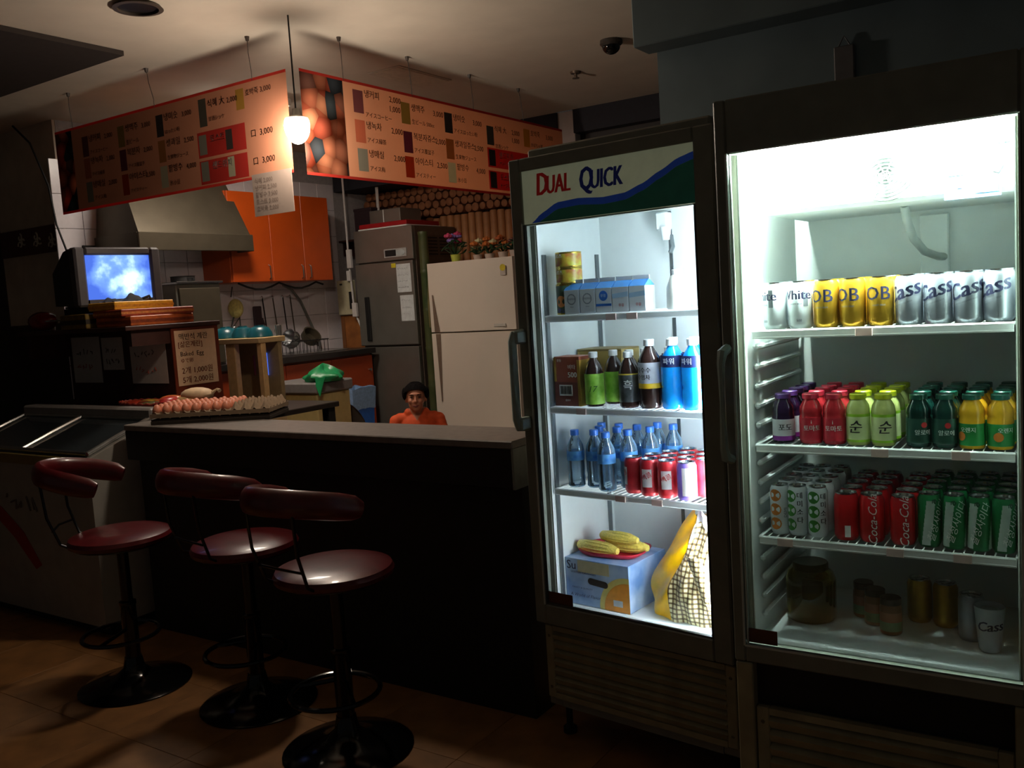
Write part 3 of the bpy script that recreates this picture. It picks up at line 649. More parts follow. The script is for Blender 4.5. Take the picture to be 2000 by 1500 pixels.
row = [(sl_o, -.244, .1, 'white can with orange discs, leftmost on the lower shelf'), (sl_g, -.197, -.2, 'white can with green discs, left one of two on the lower shelf'), (sl_g, -.146, .15, 'white can with green discs and black lettering, right one of two on the lower shelf'),
       (rd, -.074, -1.9, 'plain-sided red cola can turned away beside the white slim cans'), (rd, -.012, .0, 'red cola can with white script, left one of two on the lower shelf'), (rd, .062, .0, 'red cola can with white script, right one of two on the lower shelf'),
       (gn, .122, .55, 'green soda can, first green one from the left on the lower shelf'), (gn, .177, .05, 'green soda can, second green one from the left on the lower shelf'), (gn, .232, -.1, 'green soda can, third green one from the left on the lower shelf'), (gn, .284, .6, 'green soda can, rightmost on the lower shelf')]
for p, x, a, lb in row: place(p, in2(x, .112, .9285), A2+.18+a, lb, G)
for rr in range(1, 5):
    for i, (p, x, a, lb) in enumerate(row):
        place(p, in2(x, .112+rr*.069, .9285), A2+random.uniform(-1, 1), '%s can, %s row of the lower shelf, %s from the left' % (('white slim' if p in (sl_o, sl_g) else 'red cola' if p is rd else 'green soda'), ORD[rr], ORD[i]), G, ('lettering', 'barcode_panel', 'white_swoosh', 'star'))
# ---- right cooler, floor
g_oliv = thin('olive_glass', (150, 140, 60), .08, dens=.35, col=(96, 84, 24)); g_oil = mat('olive_liquid', (84, 74, 18), .2)
t = thing('pickle_jar', 'wide olive-green glass jar on the floor of the right cooler', 'jar', in2(-.212, .27, .645), A2)
ob('glass', MB().lathe([(0, 0), (.062, 0), (.068, .008), (.068, .115), (.06, .135), (.045, .145)], 24), g_oliv, t); ob('contents', MB().lathe([(0, .004), (.063, .006), (.063, .11), (0, .11)], 20), g_oil, t)
ob('lid', MB().lathe([(0, .163), (.046, .163), (.048, .16), (.048, .143), (0, .143)], 24), mat('lid_bronze', (60, 54, 26), .35, .5), t)
j = bottle('spice_jar', 'small dark-lidded jar with a pale green label at the cooler floor centre', 'jar', [(.026, 0), (.028, .004), (.028, .07), (.024, .08)], mat('sauce_brown', (120, 80, 52), .3), mat('lid_darkbrown', (40, 28, 26), .35), .08, .018, .027, [(.01, .035, .0285, mat('sleeve_mint', (110, 140, 110), .5)), (.035, .06, .0285, mat('sleeve_salmon', (150, 100, 76), .5))])
j.location = in2(.005, .235, .645); j.rotation_euler = (0, 0, A2)
dup(j, in2(-.045, .29, .645), A2, 'small dark-lidded jar just behind the spice jar on the cooler floor')
dup(j, in2(-.085, .34, .645), A2, 'small dark-lidded jar farthest back left on the cooler floor')
for k, (x, y) in enumerate(((.058, .36), (.125, .345))): place(ob_, in2(x, y, .6445), A2+2.5, ['gold can on the cooler floor behind the spice jar', 'gold can on the cooler floor left of the lettered cup'][k], 'loose cans on the right cooler floor', ('lettering',))
place(cass, in2(.195, .27, .6445), A2+.5, 'silver beer can on the cooler floor behind the lettered cup', 'loose cans on the right cooler floor', ('lettering',))
cu = thing('beer_cup', 'tapered silver-white cup with dark lettering on the cooler floor', 'cup', in2(.243, .205, .645), A2+.1)
ob('cup', MB().lathe([(0, .002), (.022, .0), (.025, .004), (.036, .115), (.0345, .115), (.024, .01), (0, .008)], 22), mat('cup_pale', (190, 196, 204), .35, .3), cu)
ob('lettering', L(('Cass', .034, .0335, 0, .07, dict(bold=.03, shear=.2, rot=.1))), i_navy, cu, recalc=False)
ob('ice_lump', MB().ell((0, 0, .098), (.027, .027, .014), 10, 6), mat('ice_grey', (120, 124, 130), .3), cu)
# ---- left cooler, top shelf
m_tin = mat('tin_gold', (190, 160, 70), .25, .9)
def tin(label, loc, r, h, body, prints):
    t = thing('fruit_tin', label, 'food tin', loc, A1, 'food tins stacked in the left cooler')
    ob('body', MB().lathe([(0, 0), (r, 0), (r+.001, .002), (r, .005), (r, h-.005), (r+.001, h-.002), (r, h), (r-.003, h), (r-.004, h-.003), (0, h-.003)], 24), m_tin, t)
    ob('label_sleeve', MB().lathe([(r, .006), (r+.0006, .006), (r+.0006, h-.006), (r, h-.006)], 24), body, t)
    for mb, m in prints: ob('lettering', mb, m, t, recalc=False)
    return t
fr = mat('fruit_sleeve', (180, 60, 34), .4, c2=(176, 170, 50), scale=38, var=.3)
tin('squat fruit cocktail tin, upper of the two squat tins', in1(-.228, .125, 1.690), .045, .054, fr, [(L(('후르츠', .016, .0458, -.35, .04, dict(bold=.02))), i_wht)])
tin('squat fruit cocktail tin, lower of the two squat tins', in1(-.228, .125, 1.6355), .045, .054, fr, [(L(('후르츠', .016, .0458, -.35, .038, dict(bold=.02))), i_wht)])
pm = MB(); disc_cyl(pm, .0366, .0, .045, .02)
tin('peach tin with a round orange peach print under the squat tins', in1(-.238, .118, 1.5305), .036, .105, mat('peach_sleeve', (60, 84, 60), .4), [(pm, mat('peach_print', (214, 130, 60), .5)), (L(('황도', .018, .0366, 0, .012, dict(bold=.02))), mat('ink_violet', (80, 60, 150), .5))])
m_ctn = mat('carton_white', (222, 226, 230), .5, var=.03); m_cblue = mat('carton_blue', (70, 140, 212), .45)
def carton(label, loc, logo):
    t = thing('milk_carton', label, 'milk carton', loc, A1, 'milk cartons on the top shelf of the left cooler'); w = .0305; h = .082
    ob('body', MB().box(-w, w, -w, w, 0, h, .001), m_ctn, t)
    g = MB(); v = [(-w, -w, h), (w, -w, h), (w, w, h), (-w, w, h), (-w*.96, 0, h+.022), (w*.96, 0, h+.022)]
    g.add(v, [(0, 1, 5, 4), (2, 3, 4, 5), (1, 2, 5), (3, 0, 4)]); ob('gable', g, m_cblue, t)
    ob('top_seal', MB().box(-w, w, -.0012, .0012, h+.02, h+.034), m_ctn, t)
    mb = MB(); P = lambda x, z: (x, -w-.0006, z)
    if logo == 0:
        n = 24
        for i in range(n):
            a0, a1 = 2*math.pi*i/n, 2*math.pi*(i+.6)/n
            mb.add([P(.0145*math.cos(a0), .05+.0145*math.sin(a0)), P(.0185*math.cos(a0), .05+.0185*math.sin(a0)), P(.0185*math.cos(a1), .05+.0185*math.sin(a1)), P(.0145*math.cos(a1), .05+.0145*math.sin(a1))], [(0, 1, 2, 3)])
        write(mb, '부산우유', .0085, P(0, .05), (1, 0, 0), (0, 0, 1), bold=.02); write(mb, '200ml', .006, P(0, .024), (1, 0, 0), (0, 0, 1))
        ob('logo', mb, mat('logo_slate', (70, 84, 110), .5), t, recalc=False)
    elif logo == 1:
        mb.add([P(0, .056)]+[P(.017*math.cos(i*.3142), .056+.017*math.sin(i*.3142)) for i in range(20)], [(0, i+1, (i+1) % 20+1) for i in range(20)])
        mb.add([P(-w, .022), P(w, .022), P(w, .03), P(-w, .03)], [(0, 1, 2, 3)]); ob('logo', mb, mat('logo_blue', (40, 110, 200), .5), t, recalc=False)
        mb = MB(); write(mb, '우유', .012, (0, -w-.001, .056), (1, 0, 0), (0, 0, 1), bold=.02); ob('lettering', mb, i_wht, t, recalc=False)
    else:
        write(mb, '우유', .012, P(.004, .022), (1, 0, 0), (0, 0, 1), bold=.02); ob('lettering', mb, i_red, t, recalc=False)
        mb = MB(); mb.add([P(-w, .045), P(w, .05), P(w, .066), P(-w, .06)], [(0, 1, 2, 3)]); ob('print_band', mb, mat('print_paleblue', (168, 200, 226), .5), t, recalc=False)
for k, (x, lg, lb) in enumerate([(-.188, 0, 'milk carton with a round gear logo, first from the left'), (-.123, 0, 'milk carton with a round gear logo, second from the left'), (-.058, 1, 'milk carton with a solid blue disc logo'), (.007, 2, 'milk carton right beside the blue disc carton'), (.072, 2, 'rightmost milk carton, next to the empty shelf space')]):
    carton(lb, in1(x, .105, 1.531), lg)
b = bottle('sauce_bottle', 'plain white bottle standing alone at the right of the cooler top shelf', 'bottle', [(.034, 0), (.037, .006), (.037, .05), (.036, .07), (.022, .105), (.016, .11)], mat('bottle_white', (232, 232, 222), .4), mat('cap_white', (236, 238, 236), .4), .11, .016, .018)
b.location = in1(.19, .13, 1.531)
# ---- left cooler, second shelf
bx = thing('coffee_box', 'brown carton with a barcode label on the second cooler shelf', 'carton', in1(-.232, .125, 1.213), A1)
m_bx = mat('carton_brown', (142, 62, 34), .5); W2 = .054
ob('box', MB().box(-W2, W2, -.04, .04, 0, .172, .001), m_bx, bx)
ob('lower_wrap', MB().box(-W2-.001, W2+.001, -.041, .041, .0, .083), mat('carton_wrap', (110, 48, 36), .5), bx)
ob('gold_edge', MB().box(-W2-.0012, -W2+.008, -.0412, -.03, .085, .168).box(W2-.01, W2+.0012, -.0418, .0418, 0, .16), mat('gold_foil', (200, 160, 70), .3, .6), bx)
ob('barcode_label', MB().box(-.034, .02, -.043, -.041, .036, .074), mat('barcode_white', (226, 226, 222), .6), bx)
mb = MB(); x = -.03
while x < .016:
    ww = random.choice((.0012, .002, .003)); mb.box(x, x+ww, -.0436, -.043, .042, .07); x += ww+random.choice((.0012, .002))
ob('barcode', mb, i_blk, bx)
mb = MB(); write(mb, '비타', .018, (.02, -.0405, .135), (1, 0, 0), (0, 0, 1), bold=.02); write(mb, '500', .026, (.022, -.0405, .108), (1, 0, 0), (0, 0, 1), bold=.03); write(mb, '광동', .011, (-.032, -.0405, .158), (1, 0, 0), (0, 0, 1), bold=.02); write(mb, '음료수', .008, (0, -.0425, .02), (1, 0, 0), (0, 0, 1))
ob('lettering', mb, i_wht, bx, recalc=False)
gb = thing('gold_box', 'olive-gold carton lying behind the brown carton', 'carton', in1(-.2, .30, 1.213), A1)
ob('box', MB().box(-.095, .095, -.06, .06, 0, .182, .002), mat('carton_olive', (150, 128, 62), .5, var=.2, scale=20), gb); ob('lid_flap', MB().box(-.095, .095, -.062, .06, .178, .186, .002), mat('carton_olive_dark', (120, 100, 50), .5), gb)
k_wht = mat('cap_white', (236, 238, 236), .4); g_tea = mat('tea_dark', (48, 30, 26), .12)
PET = [(.028, 0), (.033, .006), (.033, .11), (.031, .125), (.022, .15), (.013, .162), (.013, .168)]
gt = bottle('tea_bottle', 'x', 'tea bottle', PET, g_tea, k_wht, .166, .02, .0155, [(.008, .112, .0337, mat('sleeve_leaf', (120, 190, 40), .4, c2=(170, 220, 90), var=.2))], [(L(('17', .03, .0337, .1, .06, dict(shear=.3))), mat('ink_leafdark', (40, 90, 20), .5))])
bt = bottle('tea_bottle', 'x', 'tea bottle', PET, g_tea, k_wht, .166, .02, .0155, [(.02, .11, .0337, mat('sleeve_charcoal', (44, 46, 48), .35, c2=(96, 100, 100), var=.2)), (.11, .114, .0337, mat('sleeve_goldline', (210, 180, 60), .4))], [(L(('흑', .034, .034, .15, .075, dict(bold=.02)),), i_wht)])
G = 'tea bottles on the second shelf of the left cooler'
place(gt, in1(-.138, .112, 1.213), A1+.2, 'tea bottle with a bright green label at the front', G)
place(gt, in1(-.108, .19, 1.213), A1-.5, 'tea bottle with a bright green label behind the front one', G, ('lettering',))
place(bt, in1(.003, .108, 1.213), A1+.3, 'tea bottle with a black label at the front', G)
for (x, y, s) in ((-.04, .185, 'left behind the front one'), (-.02, .255, 'third row back'), (.045, .19, 'right behind the front one'), (.06, .28, 'farthest back near the large tea bottle'), (-.06, .33, 'farthest back near the olive carton')):
    place(bt, in1(x, y, 1.213), A1+1.2, 'tea bottle with a black label, '+s, G, ('lettering',))
BIG = [(.033, 0), (.038, .007), (.038, .06), (.0355, .07), (.038, .08), (.038, .14), (.034, .165), (.02, .19), (.014, .2), (.014, .205)]
tb = bottle('tea_bottle', 'large brown tea bottle with a white and yellow label', 'tea bottle', BIG, g_tea, k_wht, .203, .022, .0175, [(.082, .15, .0388, s_wht), (.066, .083, .0388, i_yel)], [(L(('옥수수', .02, .0388, .0, .125, dict(bold=.02)), ('수염차', .018, .0388, 0, .102, dict(bold=.02))), i_blk)])
tb.location = in1(.082, .115, 1.213); tb.rotation_euler = (0, 0, A1-.1)
place_b = bottle('sports_drink', 'x', 'drink bottle', BIG, mat('drink_blue', (22, 150, 232), .12), k_wht, .203, .022, .0175, [(.135, .172, .0386, mat('sleeve_navy', (24, 36, 86), .4))], [(L(('파워', .022, .039, .1, .153, dict(bold=.02)),), i_wht)])
G = 'blue sports drinks on the second shelf of the left cooler'
place(place_b, in1(.163, .12, 1.213), A1+.1, 'blue sports drink bottle, leftmost of the front ones', G); place(place_b, in1(.242, .112, 1.213), A1-.2, 'blue sports drink bottle, rightmost of the front ones', G)
place(place_b, in1(.125, .195, 1.213), A1, 'blue sports drink bottle behind the large tea bottle', G, ('lettering',)); place(place_b, in1(.205, .195, 1.213), A1, 'blue sports drink bottle in the second row', G, ('lettering',))
place(place_b, in1(.275, .2, 1.213), A1, 'blue sports drink bottle at the back right', G, ('lettering',))
# ---- left cooler, third shelf
WAT = [(.026, 0), (.031, .006), (.03, .02), (.031, .03), (.029, .045), (.031, .06), (.03, .09), (.031, .095), (.031, .13), (.028, .148), (.013, .178), (.013, .186)]
wt = bottle('water_bottle', 'x', 'water bottle', WAT, thin('pet_water', (226, 240, 248), .12, dens=.12, col=(150, 190, 220), edge=.4), mat('cap_blue', (60, 120, 214), .35), .182, .02, .0155, [(.095, .128, .0316, mat('sleeve_sky', (120, 190, 236), .4, c2=(60, 130, 210), scale=50, var=.2))])
G = 'water bottles on the third shelf of the left cooler'
for k, (x, y) in enumerate([(-.1, .105), (-.172, .14), (-.24, .12), (-.055, .175), (-.125, .215), (-.2, .215), (-.015, .255), (-.085, .285), (-.165, .29), (.035, .33), (-.04, .35), (-.24, .29)]):
    place(wt, in1(x, y, .923), A1, ['clear water bottle at the very front of its group', 'clear water bottle second from the left, just behind the front one', 'clear water bottle farthest left at the front'][k] if k < 3 else 'clear water bottle in the blue-capped group, %s from the front' % ORD[k], G)
rc = can('soda_can', 'x', 'soda can', mat('can_redwhite', (176, 12, 26), .3, .2, c2=(200, 56, 62), scale=26, var=.2), .032, .122)
mb = MB(); patch_cyl(mb, .032, .1, .06, .034, .06); ob('label_patch', mb, mat('print_offwhite', (232, 226, 222), .45), rc)
ob('lettering', L(('맥콜', .02, .0326, .1, .066, dict(rot=.5, bold=.03)),), i_red, rc, recalc=False)
G = 'red cans on the third shelf of the left cooler'
pts = [(.0, .118), (.068, .105), (.137, .1), (.035, .182), (.103, .172), (.171, .168), (.24, .165), (.065, .248), (.134, .24), (.203, .235), (.27, .232), (.1, .315), (.168, .308), (.237, .302)]
for k, (x, y) in enumerate(pts):
    place(rc, in1(x, y, .923), A1+(-.9, .1, .3)[k % 3], 'red and white soda can, %s' % (('darker one leftmost in the front row', 'second in the front row', 'third in the front row')[k] if k < 3 else '%s of those behind the front row' % ORD[k-3]), G, () if k < 3 else ('label_patch', 'lettering'))
pc = can('soda_can', 'violet and white soda can at the right end of the red cans', 'soda can', mat('can_violet', (126, 100, 190), .3, .2), .032, .122, [])
mb = MB(); patch_cyl(mb, .032, .55, .06, .036, .09); ob('label_patch', mb, mat('print_offwhite', (232, 226, 222), .45), pc); pc.location = in1(.21, .098, .923); pc.rotation_euler = (0, 0, A1)
# ---- left cooler, floor
ob_x = thing('orange_box', 'blue printed fruit carton with a big orange slice on the cooler floor', 'fruit carton', in1(-.166, .10, .4945), A1)
m_sky = mat('carton_sky', (108, 150, 208), .5, c2=(196, 214, 236), scale=9, var=.15)
bw, bd_, bh = .134, .25, .168
bo = ob('box', MB().box(-bw, bw, 0, bd_, 0, bh, .0015), m_sky, ob_x)
P = lambda x, z, d=.001: (x, -d, z)
def sector(cx, cz, r, x1, z0, m, nm, d):
    pts = [(cx+r*math.cos(R(a)), cz+r*math.sin(R(a))) for a in range(80, 191, 6)]
    pts = [(min(x1, x), max(z0, z)) for x, z in pts]
    mb = MB(); mb.add([P(x1, z0, d)]+[P(x1, min(bh-.005, cz+r), d)]+[P(x, z, d) for x, z in pts], [tuple(range(len(pts)+2))]); ob(nm, mb, m, ob_x)
sector(.125, .01, .115, bw, .001, mat('print_rind', (214, 196, 110), .5), 'rind_print', .0008); sector(.128, .008, .098, bw, .001, mat('print_orange', (214, 136, 40), .5, var=.12, scale=40), 'slice_print', .0014)
ob('hand_hole', MB().prism([(-.025+.012*math.cos(R(a)), .093+.012*math.sin(R(a))) for a in range(90, 271, 20)]+[(.035+.012*math.cos(R(a)), .088+.012*math.sin(R(a))) for a in range(-90, 91, 20)], .0006, .0012, lambda a, b, h: (a, -h, b)), i_blk, ob_x)
mb = MB(); X, Z = (1, 0, 0), (0, 0, 1)
write(mb, 'Su', .044, P(-.126, .142), X, Z, bold=.01, anchor='l'); write(mb, 'WATER ORANGES', .0105, P(-.11, .118), X, Z, anchor='l', sx=1.25); write(mb, 'FANCY & QUALITY', .0085, P(-.105, .063), X, Z, anchor='l', sx=1.2)
write(mb, 'A World of Flavor', .017, P(-.115, .036), X, Z, anchor='l', shear=.2); ob('lettering', mb, mat('ink_indigo', (40, 44, 90), .5), ob_x, recalc=False)
ob('packing_tape', MB().box(-.078, .055, -.0022, -.0014, .122, .164), mat('tape_tan', (186, 176, 140), .35), ob_x); ob('grade_sticker', MB().box(.068, .106, -.0028, -.002, .02, .042, .0003), mat('sticker_palegrey', (190, 200, 206), .4), ob_x)
tr = thing('foam_tray', 'red foam tray of wrapped corn on top of the fruit carton', 'tray', in1(-.165, .225, .663), A1+.12)
def trayf(u, v):
    a = 2*math.pi*u; c_, s_ = math.cos(a), math.sin(a); k = (abs(c_)**4+abs(s_)**4)**-.25
    r, z = [(0, 0.002), (.8, 0.002), (.92, .012), (1.0, .02), (1.0, .016), (.93, .006), (.82, -.001), (0, -.001)][int(round(v*7))]
    return (.122*r*k*c_, .092*r*k*s_, z+.001)
ob('tray', MB().grid(trayf, 32, 7), mat('tray_red', (188, 36, 52), .4), tr)
m_corn = mat('corn_yellow', (226, 204, 96), .3, var=.15, scale=120, bump=.3)
def cob(label, loc, rot, s=1.):
    pr = [(0, -.098), (.012, -.095), (.02, -.085), (.024, -.05), (.024, .02), (.02, .07), (.012, .093), (0, .097)]
    t = thing('corn_cob', label, 'corn', loc, rot, 'corn cobs on the red tray')
    ob('cob', MB().lathe([(r*s, z*s) for r, z in pr], 16, (0, 0, .024*s), Matrix.Rotation(R(90), 4, 'Y')), m_corn, t)
    k = MB()
    for i in range(12):
        a = 2*math.pi*i/12; k.tube([(.085*s*q, .0245*s*math.cos(a)*(1-.5*abs(q)**3), .024*s+.0245*s*math.sin(a)*(1-.5*abs(q)**3)) for q in (-1, -.6, -.2, .2, .6, 1)], .0028*s, 5)
    ob('kernel_rows', k, m_corn, t); return t
cob('pale corn cob at the front of the red tray', in1(-.2, .168, .668), A1-.08, .95); cob('yellow corn cob lying across the back of the tray', in1(-.12, .235, .669), A1+.1, .9); cob('yellow corn cob resting on top of the other two cobs', in1(-.135, .21, .705), A1-.05, .85)
bg = thing('shopping_bag', 'bulging yellow and brown checkered shopping bag on the cooler floor', 'bag', in1(.145, .235, .4945), A1)
chk = bpy.data.materials.new('checked_print'); chk.use_nodes = True; nt = chk.node_tree; b_ = nt.nodes['Principled BSDF']; b_.inputs['Roughness'].default_value = .35
uvn = nt.nodes.new('ShaderNodeTexCoord'); ww = []
sx_ = nt.nodes.new('ShaderNodeSeparateXYZ'); nt.links.new(uvn.outputs['Object'], sx_.inputs[0])
for ax, ofs in (('X', .35), ('Z', 0.)):
    m1 = nt.nodes.new('ShaderNodeMath'); m1.operation = 'MULTIPLY'; m1.inputs[1].default_value = 62; nt.links.new(sx_.outputs[ax], m1.inputs[0])
    m2 = nt.nodes.new('ShaderNodeMath'); m2.operation = 'FRACT'; nt.links.new(m1.outputs[0], m2.inputs[0])
    m3 = nt.nodes.new('ShaderNodeMath'); m3.operation = 'GREATER_THAN'; m3.inputs[1].default_value = .62; nt.links.new(m2.outputs[0], m3.inputs[0]); ww.append(m3)
mx_ = nt.nodes.new('ShaderNodeMath'); mx_.operation = 'ADD'; nt.links.new(ww[0].outputs[0], mx_.inputs[0]); nt.links.new(ww[1].outputs[0], mx_.inputs[1])
rp = nt.nodes.new('ShaderNodeValToRGB'); dv = nt.nodes.new('ShaderNodeMath'); dv.operation = 'DIVIDE'; dv.inputs[1].default_value = 2; nt.links.new(mx_.outputs[0], dv.inputs[0]); nt.links.new(dv.outputs[0], rp.inputs[0])
e = rp.color_ramp.elements; rp.color_ramp.interpolation = 'CONSTANT'; e[0].color = lin((226, 214, 170)); e[1].position = .9; e[1].color = lin((56, 44, 28)); x = e.new(.3); x.color = lin((120, 98, 62))
nt.links.new(rp.outputs[0], b_.inputs['Base Color'])
rnb = random.Random(3); ph = [rnb.uniform(0, 6) for _ in range(6)]
def front(u, v):
    xl = -.04+.075*v**1.6+.008*math.sin(9*v+ph[0]); xr = .155-.015*v
    return (xl+(xr-xl)*u, -.115+.10*v*v-.03*math.sin(math.pi*min(1, u*.9+.1))*math.sin(math.pi*min(1, v*1.1))+.005*math.sin(14*u+9*v+ph[1])+.004*math.sin(23*u-11*v+ph[2]), .33*v+.012*math.sin(5*u+ph[3])*v)
ob('checked_front', MB().grid(front, 22, 20), chk, bg, recalc=False)
def side(u, v):
    p = front(0, v); k = .11*(1-.6*v**3)
    return (p[0]-k*u-.012*math.sin(math.pi*u)*math.sin(11*v+1), p[1]+.03*u+.05*u*u+.008*math.sin(7*u+13*v), p[2]+.03*u*v*v)
ob('yellow_gusset', MB().grid(side, 12, 20), mat('bag_yellow', (244, 184, 14), .3, var=.1), bg, recalc=False)
ob('back_panel', MB().grid(lambda u, v: (side(1, v)[0]+(.15-side(1, v)[0])*u, side(1, v)[1]+.03*math.sin(math.pi*u), front(0, v)[2]), 6, 12), mat('bag_brown', (120, 96, 60), .5), bg, recalc=False)
ob('folded_handle', MB().grid(lambda u, v: (.045+.05*v+.055*u, front(.7, .4)[1]-.012-.01*math.sin(math.pi*u), .235-.13*v-.05*u*v), 6, 8), chk, bg, recalc=False)
def film(u, v):
    return (.03+.13*u, -.03-.03*math.sin(math.pi*u)+.05*v+.01*math.sin(11*u+5*v), .27+.09*math.sin(math.pi*(.15+.7*v))+.02*math.sin(7*u+3*v))
ob('white_liner', MB().grid(film, 12, 10), mat('plastic_white', (216, 220, 226), .3), bg, recalc=False)

# ================================================================== COUNTER
m_ctop = mat('counter_top', (120, 112, 106), .35, var=.15, scale=25); m_cfr = mat('counter_front', (24, 22, 19), .6)
ct = thing('bar_counter', 'long dark bar counter with a grey top and thick apron', 'counter', (-3.0, 2.85, 0))
ob('body', MB().box(-4.18, -1.832, 2.76, 2.99, 0, .9), m_cfr, ct, world=True)
ob('apron', MB().box(-4.2, -1.83, 2.705, 3.005, .9, 1.05, .004), m_cfr, ct, world=True)
ob('top', MB().box(-4.2, -1.825, 2.70, 3.01, 1.05, 1.08, .004), m_ctop, ct, world=True)
ob('end_panel', MB().box(-1.832, -1.822, 2.7, 3.01, .9, 1.052), mat('counter_end_grey', (128, 132, 126), .5), ct, world=True)
sd = thing('back_counter', 'dark side counter under the television cabinet', 'counter', (-4.6, 3.35, 0))
ob('body', MB().box(-5.7, -4.5, 3.05, 3.68, .0, 1.05), m_cfr, sd, world=True); ob('top', MB().box(-5.72, -3.66, 3.015, 3.7, 1.05, 1.08, .004), mat('side_top_dark', (44, 36, 30), .4), sd, world=True)
ob('leg', MB().box(-3.72, -3.67, 3.62, 3.67, .3, 1.05), m_cfr, sd, world=True)

# ---- egg trays and eggs
m_pulp = mat('egg_pulp', (150, 128, 104), .9, var=.12); m_egg = mat('egg_shell', (206, 128, 98), .45, var=.08)
def egg_tray(label, loc, rot):
    t = thing('egg_tray', label, 'egg tray', loc, rot, 'egg trays on the counter'); s = .05
    def f(u, v):
        x = (u-.5)*.3; y = (v-.5)*.3
        return (x, y, .02-.017*math.cos(2*math.pi*x/s)*1-.017*math.cos(2*math.pi*y/s)+.0)
    ob('pulp_sheet', MB().grid(f, 48, 48), m_pulp, t, recalc=False)
    ob('rim', MB().box(-.152, .152, -.152, -.148, -.008, .012).box(-.152, .152, .148, .152, -.008, .012).box(-.152, -.148, -.148, .148, -.008, .012).box(.148, .152, -.148, .148, -.008, .012), m_pulp, t); return t
a30 = R(30); u_ = Vector((math.cos(a30), math.sin(a30), 0)); v_ = Vector((-math.sin(a30), math.cos(a30), 0)); c1 = Vector((-3.94, 2.925, 1.122)); c2_ = c1+u_*.305
for k, c in enumerate((c1, c2_)):
    ob_t = thing('egg_tray_riser', 'flattened dark cardboard under the %s egg tray' % ('left' if k == 0 else 'right'), 'cardboard', (c.x, c.y, 1.08), a30)
    ob('sheet', MB().box(-.1515, .1515, -.1515, .1515, .0, .018, .002), mat('cardboard_dark', (56, 46, 38), .9), ob_t); ob('flap', MB().box(-.15, .15, -.15, .15, .0185, .026, .002), mat('cardboard_dark', (56, 46, 38), .9), ob_t)
egg_tray('grey pulp egg tray holding brown eggs', tuple(c1), a30); egg_tray('mostly empty pulp egg tray at the right', tuple(c2_), a30)
eg = MB().lathe([(0, -.026), (.009, -.0245), (.017, -.018), (.0215, -.007), (.0215, .003), (.018, .014), (.011, .024), (.005, .028), (0, .029)], 14).mesh('egg', m_egg)
ne = 0
for i in range(6):
    for j in range(6):
        for c, lim in ((c1, 6), (c2_, 2)):
            if i >= lim: continue
            p = c+u_*((i-2.5)*.05)+v_*((j-2.5)*.05)
            o = ob('egg', eg, None); o.location = (p.x, p.y, 1.151); o.rotation_euler = (random.uniform(-.1, .1), random.uniform(-.1, .1), 0)
            tag(o, 'brown egg in the left egg tray, %s row from the front, %s from the left' % (ORD[j], ORD[i]) if c is c1 else 'brown egg in the right egg tray, %s row from the front, column %s' % (ORD[j], ORD[i]), 'egg', 'brown eggs in the trays')
# ---- snack basket left of the eggs
bk = thing('snack_basket', 'shallow orange wicker basket of snacks behind the eggs', 'basket', (-4.5, 3.15, 1.08), R(3))
def bas(u, v):
    a = 2*math.pi*u; s = [.0, .85, 1.0, 1.03][int(round(v*3))]; z = [.012, .012, .05, .055][int(round(v*3))]
    return (.33*s*math.cos(a), .12*s*math.sin(a), z)
ob('weave', MB().grid(bas, 36, 3), mat('wicker_orange', (170, 92, 44), .7, var=.3, scale=60, bump=.5), bk)
rim = MB()
for k in range(2): rim.tube([(.34*math.cos(a), .127*math.sin(a), .055+.006*math.sin(18*a+k*math.pi)) for a in [i*2*math.pi/72 for i in range(72)]], .006, 6, True)
ob('rim', rim, mat('wicker_red', (140, 50, 36), .6), bk)
sc = [(176, 60, 40), (190, 150, 60), (150, 60, 44), (90, 84, 50), (200, 176, 140), (186, 96, 50), (160, 44, 40), (196, 160, 110)]
for k in range(8):
    c = sc[k]; a = k*.8; x, y = -4.76+.066*k, 3.15+.05*math.sin(a*2.3)
    hh = .05 if k < 5 else .085
    t = thing('snack_packet', ['red glossy', 'mustard', 'dark red', 'olive', 'cream', 'orange', 'scarlet', 'tan'][k]+' snack packet in the wicker basket', 'snack packet', (x, y, 1.095+(.0 if k < 5 else .03)), a*1.7)
    ob('pouch', MB().ell((0, 0, .026), (.07, .045, .024), 12, 8), mat('snack_%d' % k, c, .3, var=.3, scale=40), t)
    ob('crimp', MB().box(-.082, -.066, -.035, .035, .022, .027).box(.066, .082, -.035, .035, .022, .027), mat('snack_%d' % k, c, .3), t)
bn = thing('bread_bag', 'cream bread roll in a clear bag at the right end of the basket', 'bread', (-4.25, 3.2, 1.14), R(20))
ob('roll', MB().ell((0, 0, .035), (.1, .06, .04), 14, 8), mat('bread_cream', (206, 176, 140), .6, var=.12, scale=30), bn); ob('twist', MB().tube([(.09, 0, .04), (.12, .01, .06), (.14, .0, .05)], [.012, .006, .012], 6), mat('bread_cream', (206, 176, 140), .6), bn)

